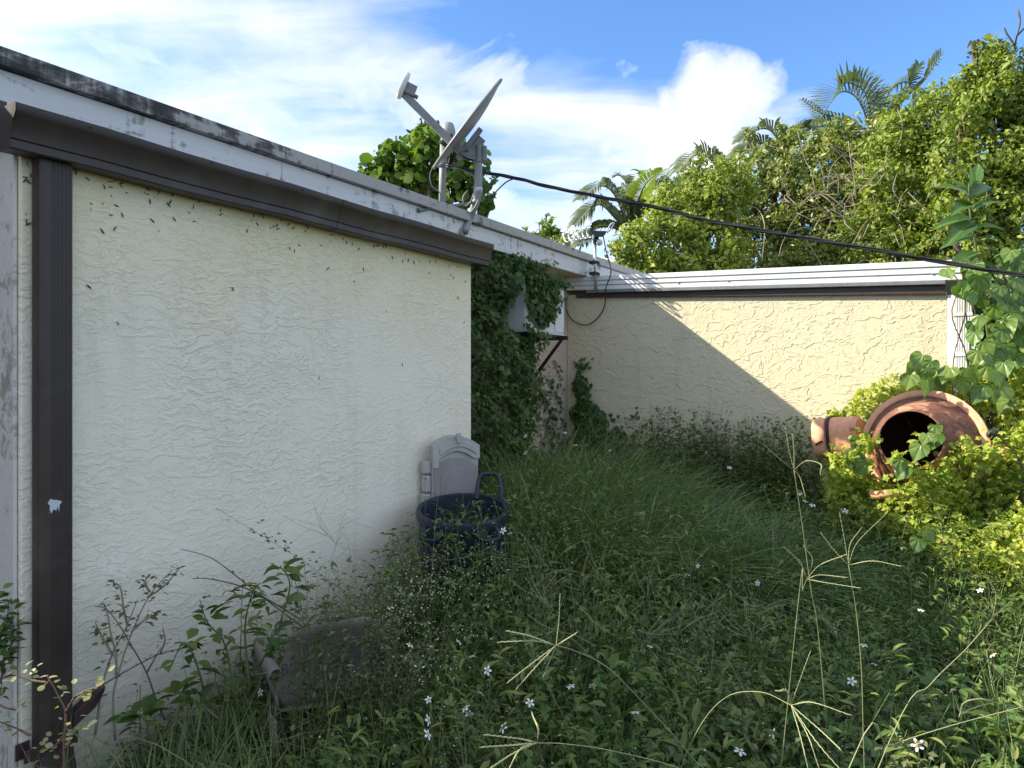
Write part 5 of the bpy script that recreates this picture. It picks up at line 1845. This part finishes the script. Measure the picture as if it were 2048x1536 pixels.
milk = thing('lance_leaf_plant', 'tall plant with long lance-shaped leaves rising above the white roof corner', 'plant', (at(1990, 700, 5.25).x, 5.3, 0))
mst = smoothpts([Vector((at(1990, 700, 5.25).x + .02, 5.35, 0)), at(1985, 800, 5.3), at(1972, 640, 5.25), at(1956, 520, 5.22), at(1942, 440, 5.2), at(1938, 395, 5.2), at(1938, 350, 5.2)], 6)
MB().tube(mst, [.011 - .006 * i / len(mst) for i in range(len(mst))], 8).build('stem', M_STEM, milk, smooth=True)
for bx, by, tx, ty, dz in ((1938, 385, 1962, 322, .05), (1936, 390, 1880, 362, -.05), (1940, 395, 1985, 360, .1), (1938, 375, 1948, 330, -.1), (1936, 388, 1900, 350, .1), (1942, 410, 1915, 412, -.2), (1942, 418, 1912, 385, -.1),
                         (1944, 420, 2000, 395, -.05), (1945, 440, 1995, 410, -.1), (1946, 438, 1880, 440, -.1), (1948, 445, 1905, 470, -.2), (1950, 455, 2010, 450, -.05), (1952, 470, 1892, 480, -.1), (1955, 490, 2012, 505, -.1), (1958, 505, 1900, 530, -.1), (1956, 480, 1990, 470, -.2), (1938, 372, 1930, 335, .05), (1960, 520, 2000, 545, -.1), (1960, 530, 1930, 575, -.15)):
    p0, p1 = at(bx, by, 5.2), at(tx, ty, 5.2 + dz)
    place_leaf(lance_me, milk, p0, p1 - p0, (random.gauss(0, .3), -.6, 1.0), (p1 - p0).length * 1.08)


# ------------------------------------------------------------------ trees behind
def tree(name, label, cat, blobs, leaf, mat, T, W, base, dens=1.0, group=None, sub=24, trunk_r=.12, jit=1.0):
    """blobs (px, py, r_px, Z): crown masses; each carries clumps of leaves, limbs run from the trunk to the masses."""
    root = thing(name, label, cat, base, 0, group)
    PP, NN, TT = [], [], []
    cs = []
    for px, py, rp, Z in blobs:
        c = at(px, py, Z)
        r = rp / F * Z
        cs.append((c, r))
        n_sub = int(sub * (rp / 70) ** 1.5)
        d = rand_unit(n_sub)
        d[:, 1] = np.where(rng.random(n_sub) < .72, -np.abs(d[:, 1]), d[:, 1])
        sc = np.array(c)[None] + d * r * rng.uniform(.55, 1.0, n_sub)[:, None]
        cr = r * rng.uniform(.24, .48, n_sub)
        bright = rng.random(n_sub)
        for i in range(n_sub):
            n_l = int(dens * 230 * (cr[i] / .25) ** 2 * (.06 / leaf) ** 2 * .25) + 6
            q = rand_unit(n_l)
            rad__ = rng.random(n_l) ** .4
            PP.append(sc[i] + q * (cr[i] * rad__)[:, None] * np.array([1, 1, .85]))
            NN.append(q * 1.3 + d[i] * .5 + np.array([0, 0, .3]))
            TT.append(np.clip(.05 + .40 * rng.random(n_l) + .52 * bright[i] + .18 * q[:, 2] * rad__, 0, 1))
        # inner leaves, so that the crown is not hollow
        n_i = int(dens * 95 * (r / .8) ** 2 * (.06 / leaf) ** 1.5)
        q = rand_unit(n_i)
        PP.append(np.array(c) + q * (r * rng.uniform(.2, .8, n_i))[:, None])
        NN.append(q + rng.normal(size=q.shape) * .5)
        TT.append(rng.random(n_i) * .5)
    P = np.concatenate(PP)
    Nn = np.concatenate(NN) + rng.normal(size=P.shape) * .42 * jit
    t = np.concatenate(TT)
    Dr = rng.normal(size=P.shape) + np.array([0, 0, -.35])
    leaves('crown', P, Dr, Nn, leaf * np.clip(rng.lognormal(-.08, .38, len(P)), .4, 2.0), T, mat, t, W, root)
    m = MB()
    bz = Vector(base)
    mid_ = bz + Vector((0, 0, 1.6))
    m.tube(smoothpts([bz - Vector((0, 0, .1)), bz + Vector((.04, 0, .8)), mid_], 4), [trunk_r * (1.25 - .35 * i / 8) for i in range(9)], 10)
    for c, r in cs:
        e = c + Vector((0, 0, -.1 * r))
        m.tube(smoothpts([mid_ - Vector((0, 0, .2)), mid_.lerp(e, .5) + Vector((random.gauss(0, .15), random.gauss(0, .15), .2)), e], 5), [trunk_r * .6 * (1 - .75 * i / 10) for i in range(11)], 6)
        for _ in range(3):
            d = Vector((random.gauss(0, 1), random.gauss(-.3, 1), random.gauss(.3, .8))).normalized()
            m.tube(smoothpts([mid_.lerp(e, .75), e + d * r * .3, e + d * r * .85], 4), [trunk_r * .22, trunk_r * .2, trunk_r * .18, trunk_r * .15, trunk_r * .13, trunk_r * .11, trunk_r * .09, trunk_r * .07, trunk_r * .05], 5)
    m.build('trunk', M_BARK, root, smooth=True)
    return root


def gx(px, Z):
    p = at(px, 757, Z)
    return (p.x, p.y, 0)


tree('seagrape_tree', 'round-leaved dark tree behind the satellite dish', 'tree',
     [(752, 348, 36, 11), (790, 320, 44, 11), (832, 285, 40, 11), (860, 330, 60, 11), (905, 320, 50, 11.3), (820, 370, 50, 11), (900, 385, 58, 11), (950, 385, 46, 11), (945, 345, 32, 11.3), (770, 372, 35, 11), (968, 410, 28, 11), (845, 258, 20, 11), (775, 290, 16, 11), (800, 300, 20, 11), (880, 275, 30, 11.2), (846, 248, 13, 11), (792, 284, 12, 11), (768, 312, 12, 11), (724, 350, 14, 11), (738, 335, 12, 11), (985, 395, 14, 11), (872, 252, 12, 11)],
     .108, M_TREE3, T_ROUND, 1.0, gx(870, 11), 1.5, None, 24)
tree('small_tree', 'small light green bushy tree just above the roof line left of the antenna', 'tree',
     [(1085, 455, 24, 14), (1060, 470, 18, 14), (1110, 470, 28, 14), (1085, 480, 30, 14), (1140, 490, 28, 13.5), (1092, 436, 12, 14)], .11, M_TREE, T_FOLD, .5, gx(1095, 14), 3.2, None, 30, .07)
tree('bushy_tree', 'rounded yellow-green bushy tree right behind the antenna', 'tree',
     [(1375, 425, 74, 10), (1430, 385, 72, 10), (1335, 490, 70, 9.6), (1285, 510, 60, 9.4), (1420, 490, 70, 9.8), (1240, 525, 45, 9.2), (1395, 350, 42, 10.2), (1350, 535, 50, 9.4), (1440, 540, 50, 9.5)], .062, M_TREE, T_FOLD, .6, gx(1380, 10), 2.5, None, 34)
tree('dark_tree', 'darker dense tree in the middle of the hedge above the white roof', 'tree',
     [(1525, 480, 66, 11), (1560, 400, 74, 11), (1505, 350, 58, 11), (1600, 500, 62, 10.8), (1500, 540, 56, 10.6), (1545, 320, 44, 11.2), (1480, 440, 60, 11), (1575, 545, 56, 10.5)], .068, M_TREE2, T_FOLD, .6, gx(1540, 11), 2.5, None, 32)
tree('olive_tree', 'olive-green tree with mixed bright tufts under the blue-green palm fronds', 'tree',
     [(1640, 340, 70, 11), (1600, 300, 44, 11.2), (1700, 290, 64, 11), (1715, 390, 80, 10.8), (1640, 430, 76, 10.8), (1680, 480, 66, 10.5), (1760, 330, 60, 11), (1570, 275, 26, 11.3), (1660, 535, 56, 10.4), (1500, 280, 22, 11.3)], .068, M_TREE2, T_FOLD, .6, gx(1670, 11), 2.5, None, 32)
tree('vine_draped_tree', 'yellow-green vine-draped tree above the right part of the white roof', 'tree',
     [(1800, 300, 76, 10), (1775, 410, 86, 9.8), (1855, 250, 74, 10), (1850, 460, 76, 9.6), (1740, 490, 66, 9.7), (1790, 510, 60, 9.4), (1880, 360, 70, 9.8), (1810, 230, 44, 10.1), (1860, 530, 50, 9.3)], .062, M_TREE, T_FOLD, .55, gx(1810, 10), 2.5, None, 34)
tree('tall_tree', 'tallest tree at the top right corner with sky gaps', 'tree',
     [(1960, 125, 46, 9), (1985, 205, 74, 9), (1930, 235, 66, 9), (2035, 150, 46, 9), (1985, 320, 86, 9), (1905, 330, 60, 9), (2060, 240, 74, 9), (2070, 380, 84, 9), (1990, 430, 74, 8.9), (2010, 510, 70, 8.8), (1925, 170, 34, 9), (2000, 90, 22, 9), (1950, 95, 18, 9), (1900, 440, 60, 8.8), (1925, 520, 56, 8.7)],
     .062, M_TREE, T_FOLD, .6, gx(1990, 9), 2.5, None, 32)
tree('shady_shrub', 'dark shrub in shade behind the heart-leaved vine at the right edge', 'shrub',
     [(2000, 640, 80, 6.6), (2060, 560, 80, 6.8), (2060, 760, 100, 6.5), (1975, 740, 60, 6.9), (2120, 660, 110, 6.6), (1985, 820, 60, 6.6)], .075, M_WEED, T_LEAF, .6, gx(2060, 6.8), 1.5, None, 26, .05)


# palms
def frond(root, pts, ll, Z, mat, n=44, droop=.35, vee=.55, wid=.018, tw=0.0):
    C_ = smoothpts([at(p[0], p[1], Z + (p[2] if len(p) > 2 else 0)) for p in pts], 8)
    m = len(C_)
    ln = ll / F * Z
    cum = np.cumsum([0] + [(C_[i + 1] - C_[i]).length for i in range(m - 1)])
    cl_, sd_, w_ = [], [], []
    for k in range(n):
        t = .10 + .9 * (k + .5) / n
        i = min(np.searchsorted(cum, t * cum[-1]), m - 1)
        i = max(i, 1)
        c = C_[i - 1].lerp(C_[i], (t * cum[-1] - cum[i - 1]) / max(1e-6, cum[i] - cum[i - 1]))
        tg = (C_[i] - C_[i - 1]).normalized()
        up_ = Vector((0, 0, 1)) - tg * tg.z
        up_ = up_.normalized() if up_.length > .05 else Vector((-1, 0, 0))
        sd = tg.cross(up_)
        if tw:
            q = Matrix.Rotation(tw, 3, tg)
            up_, sd = q @ up_, q @ sd
        L_ = ln * (math.sin(math.pi * min(1, .16 + .80 * t)) ** .6) * random.uniform(.9, 1.05)
        for sgn in (-1, 1):
            d = (sd * sgn * (1 - vee * .4) + up_ * vee + tg * (.45 + .5 * t)).normalized()
            a1_ = c + d * L_ * .5
            a2_ = c + d * L_ - Vector((0, 0, droop * L_ * random.uniform(.5, 1.2)))
            cl_.append([tuple(c), tuple(c.lerp(a1_, .5)), tuple(a1_), tuple(a1_.lerp(a2_, .55)), tuple(a2_)])
            sd_.append(tuple(d.cross(up_ + tg * .4).normalized()))
            w_.append([wid * .45, wid * .9, wid, wid * .7, wid * .05])
    V, Fc = ribbon_arrays(np.array(cl_), np.array(sd_), np.array(w_))
    tint = np.repeat(np.clip(rng.random(len(cl_)) * .7 + .15, 0, 1), 10)
    fo = npmesh('frond', V, Fc, mat, root, tint)
    r = MB()
    r.tube(C_, [.02 * (1.1 - .9 * i / m) for i in range(m)], 6)
    r.build('rachis', M_STEM, fo, smooth=True)
    return fo


def palm(label, base_px, Z, fronds, mat, trunk_top):
    root = thing('palm_tree', label, 'palm tree', gx(base_px, Z))
    b = Vector(root.location)
    t_ = at(trunk_top[0], trunk_top[1], Z)
    MB().tube(smoothpts([b, b.lerp(t_, .5) + Vector((.1, 0, 0)), t_], 8), [.12 - .04 * i / 16 for i in range(17)], 10).build('trunk', M_BARK, root, smooth=True)
    for f_ in fronds:
        pts, ll = f_[0], f_[1]
        kw = f_[2] if len(f_) > 2 else {}
        frond(root, pts, ll, Z, kw.pop('mat', mat), **kw)
    return root


palm('low palm with one bright upright frond behind the antenna', 1270, 12, [
    ([(1262, 470), (1272, 420), (1290, 370, -.8), (1325, 340, -1.2)], 62, dict(mat=M_PALM2, vee=.3, n=44)),
    ([(1262, 470), (1258, 410), (1250, 360), (1240, 352, .3)], 46, dict(vee=.2)),
    ([(1258, 470), (1235, 400), (1205, 372), (1160, 400, -.5)], 52, dict(droop=.6)),
    ([(1258, 470), (1225, 430), (1195, 410), (1150, 450, -.4)], 50, dict(droop=.7)),
    ([(1262, 470), (1290, 400), (1330, 370), (1375, 400, -.4)], 56, dict(droop=.6)),
    ([(1262, 470), (1300, 420), (1345, 410), (1380, 440, -.4)], 52, dict(droop=.7)),
    ([(1255, 470), (1225, 455), (1190, 458), (1160, 490, -.3)], 46, dict(droop=.7)),
    ([(1262, 470), (1262, 400), (1285, 350), (1270, 340, .2)], 40, dict(vee=.2, mat=M_PALM2))], M_PALM, (1260, 480))
palm('palm crown showing over the yellow-green bushy tree', 1450, 13, [
    ([(1455, 400), (1430, 330), (1395, 310), (1355, 345, -.4)], 56, dict(droop=.5)),
    ([(1455, 400), (1470, 330), (1485, 300), (1490, 285)], 48, dict(vee=.6)),
    ([(1455, 400), (1440, 340), (1430, 315), (1425, 300)], 46, dict(vee=.3)),
    ([(1455, 400), (1415, 360), (1380, 355), (1345, 385, -.4)], 50, dict(droop=.6))], M_PALM, (1455, 410))
palm('tall blue-green palm with arching fronds against the blue sky', 1730, 13, [
    ([(1750, 300), (1720, 205), (1680, 185), (1640, 240, -.5)], 70, dict(droop=.15, vee=.8, n=38)),
    ([(1750, 300), (1735, 200), (1710, 170), (1675, 165, -.3)], 60, dict(vee=.9)),
    ([(1760, 300), (1775, 190), (1820, 165), (1850, 215, -.3)], 62, dict(droop=.5, vee=.2)),
    ([(1770, 300), (1800, 210), (1845, 165), (1882, 108, -.2)], 64, dict(vee=.35, n=36)),
    ([(1760, 300), (1790, 230), (1820, 170), (1838, 128, -.2)], 50, dict(vee=.35, n=36)),
    ([(1740, 310), (1690, 245), (1640, 225), (1604, 198, -.2)], 34, dict(vee=.2, n=24)),
    ([(1740, 310), (1680, 260), (1630, 255), (1580, 290, -.4)], 58, dict(droop=.5)),
    ([(1745, 310), (1690, 280), (1650, 280), (1620, 330, -.4)], 50, dict(droop=.6)),
    ([(1765, 300), (1830, 230), (1880, 200), (1915, 250, -.3)], 56, dict(droop=.5))], M_PALM, (1755, 320))
palm('half-hidden palm with dark fronds between the hedge trees', 1560, 12.6, [
    ([(1570, 330), (1550, 270), (1520, 258), (1480, 285, -.4)], 50, dict(droop=.5)),
    ([(1570, 330), (1585, 270), (1610, 255), (1640, 270, -.3)], 46, dict(droop=.5)),
    ([(1570, 330), (1530, 290), (1500, 290), (1470, 320, -.4)], 46, dict(droop=.6))], M_PALM, (1570, 340))

# dry bare vine stems tangled over the hedge
tangle = thing('dry_vine', 'tangle of pale dry vine stems over the hedge trees', 'vine', gx(1680, 9.6))
m = MB()
for k in range(85):
    cx_, cy_ = random.choice(((1690, 380), (1640, 420), (1740, 430), (1600, 380), (1780, 360), (1960, 450), (1700, 500), (1980, 430)))
    px, py = random.gauss(cx_, 45), random.gauss(cy_, 38)
    Z = random.uniform(8.55, 9.35) if px > 1700 else random.uniform(9.3, 9.9)
    a = random.gauss(-math.pi / 2, 1.0)
    ln = random.uniform(40, 140)
    cv = random.gauss(0, .7)
    pts = [at(px + math.cos(a + cv * t) * ln * t, py + math.sin(a + cv * t) * ln * t + 60 * t * t * random.random(), Z + random.gauss(0, .08)) for t in (0, .33, .66, 1)]
    if min(p.z for p in pts) < 2.2:
        continue
    m.tube(smoothpts(pts, 4), random.uniform(.0035, .0065), 4)
m.build('stem', M_TWIG, tangle, smooth=True)
tb = thing('bare_branch', 'bare dark twigs poking into the sky at the top right corner', 'branch', gx(2030, 8.9))
m = MB()
for pts in ([(2025, 150), (2030, 90), (2040, 45), (2036, 20)], [(2030, 90), (2015, 70), (2008, 55)], [(2036, 70), (2055, 50), (2075, 30)], [(2032, 110), (2005, 100), (1985, 92)], [(2060, 160), (2050, 110), (2052, 70)]):
    m.tube(smoothpts([at(x_, y_, 8.9) for x_, y_ in pts], 4), .011, 5)
m.build('stem', M_BARK, tb, smooth=True)
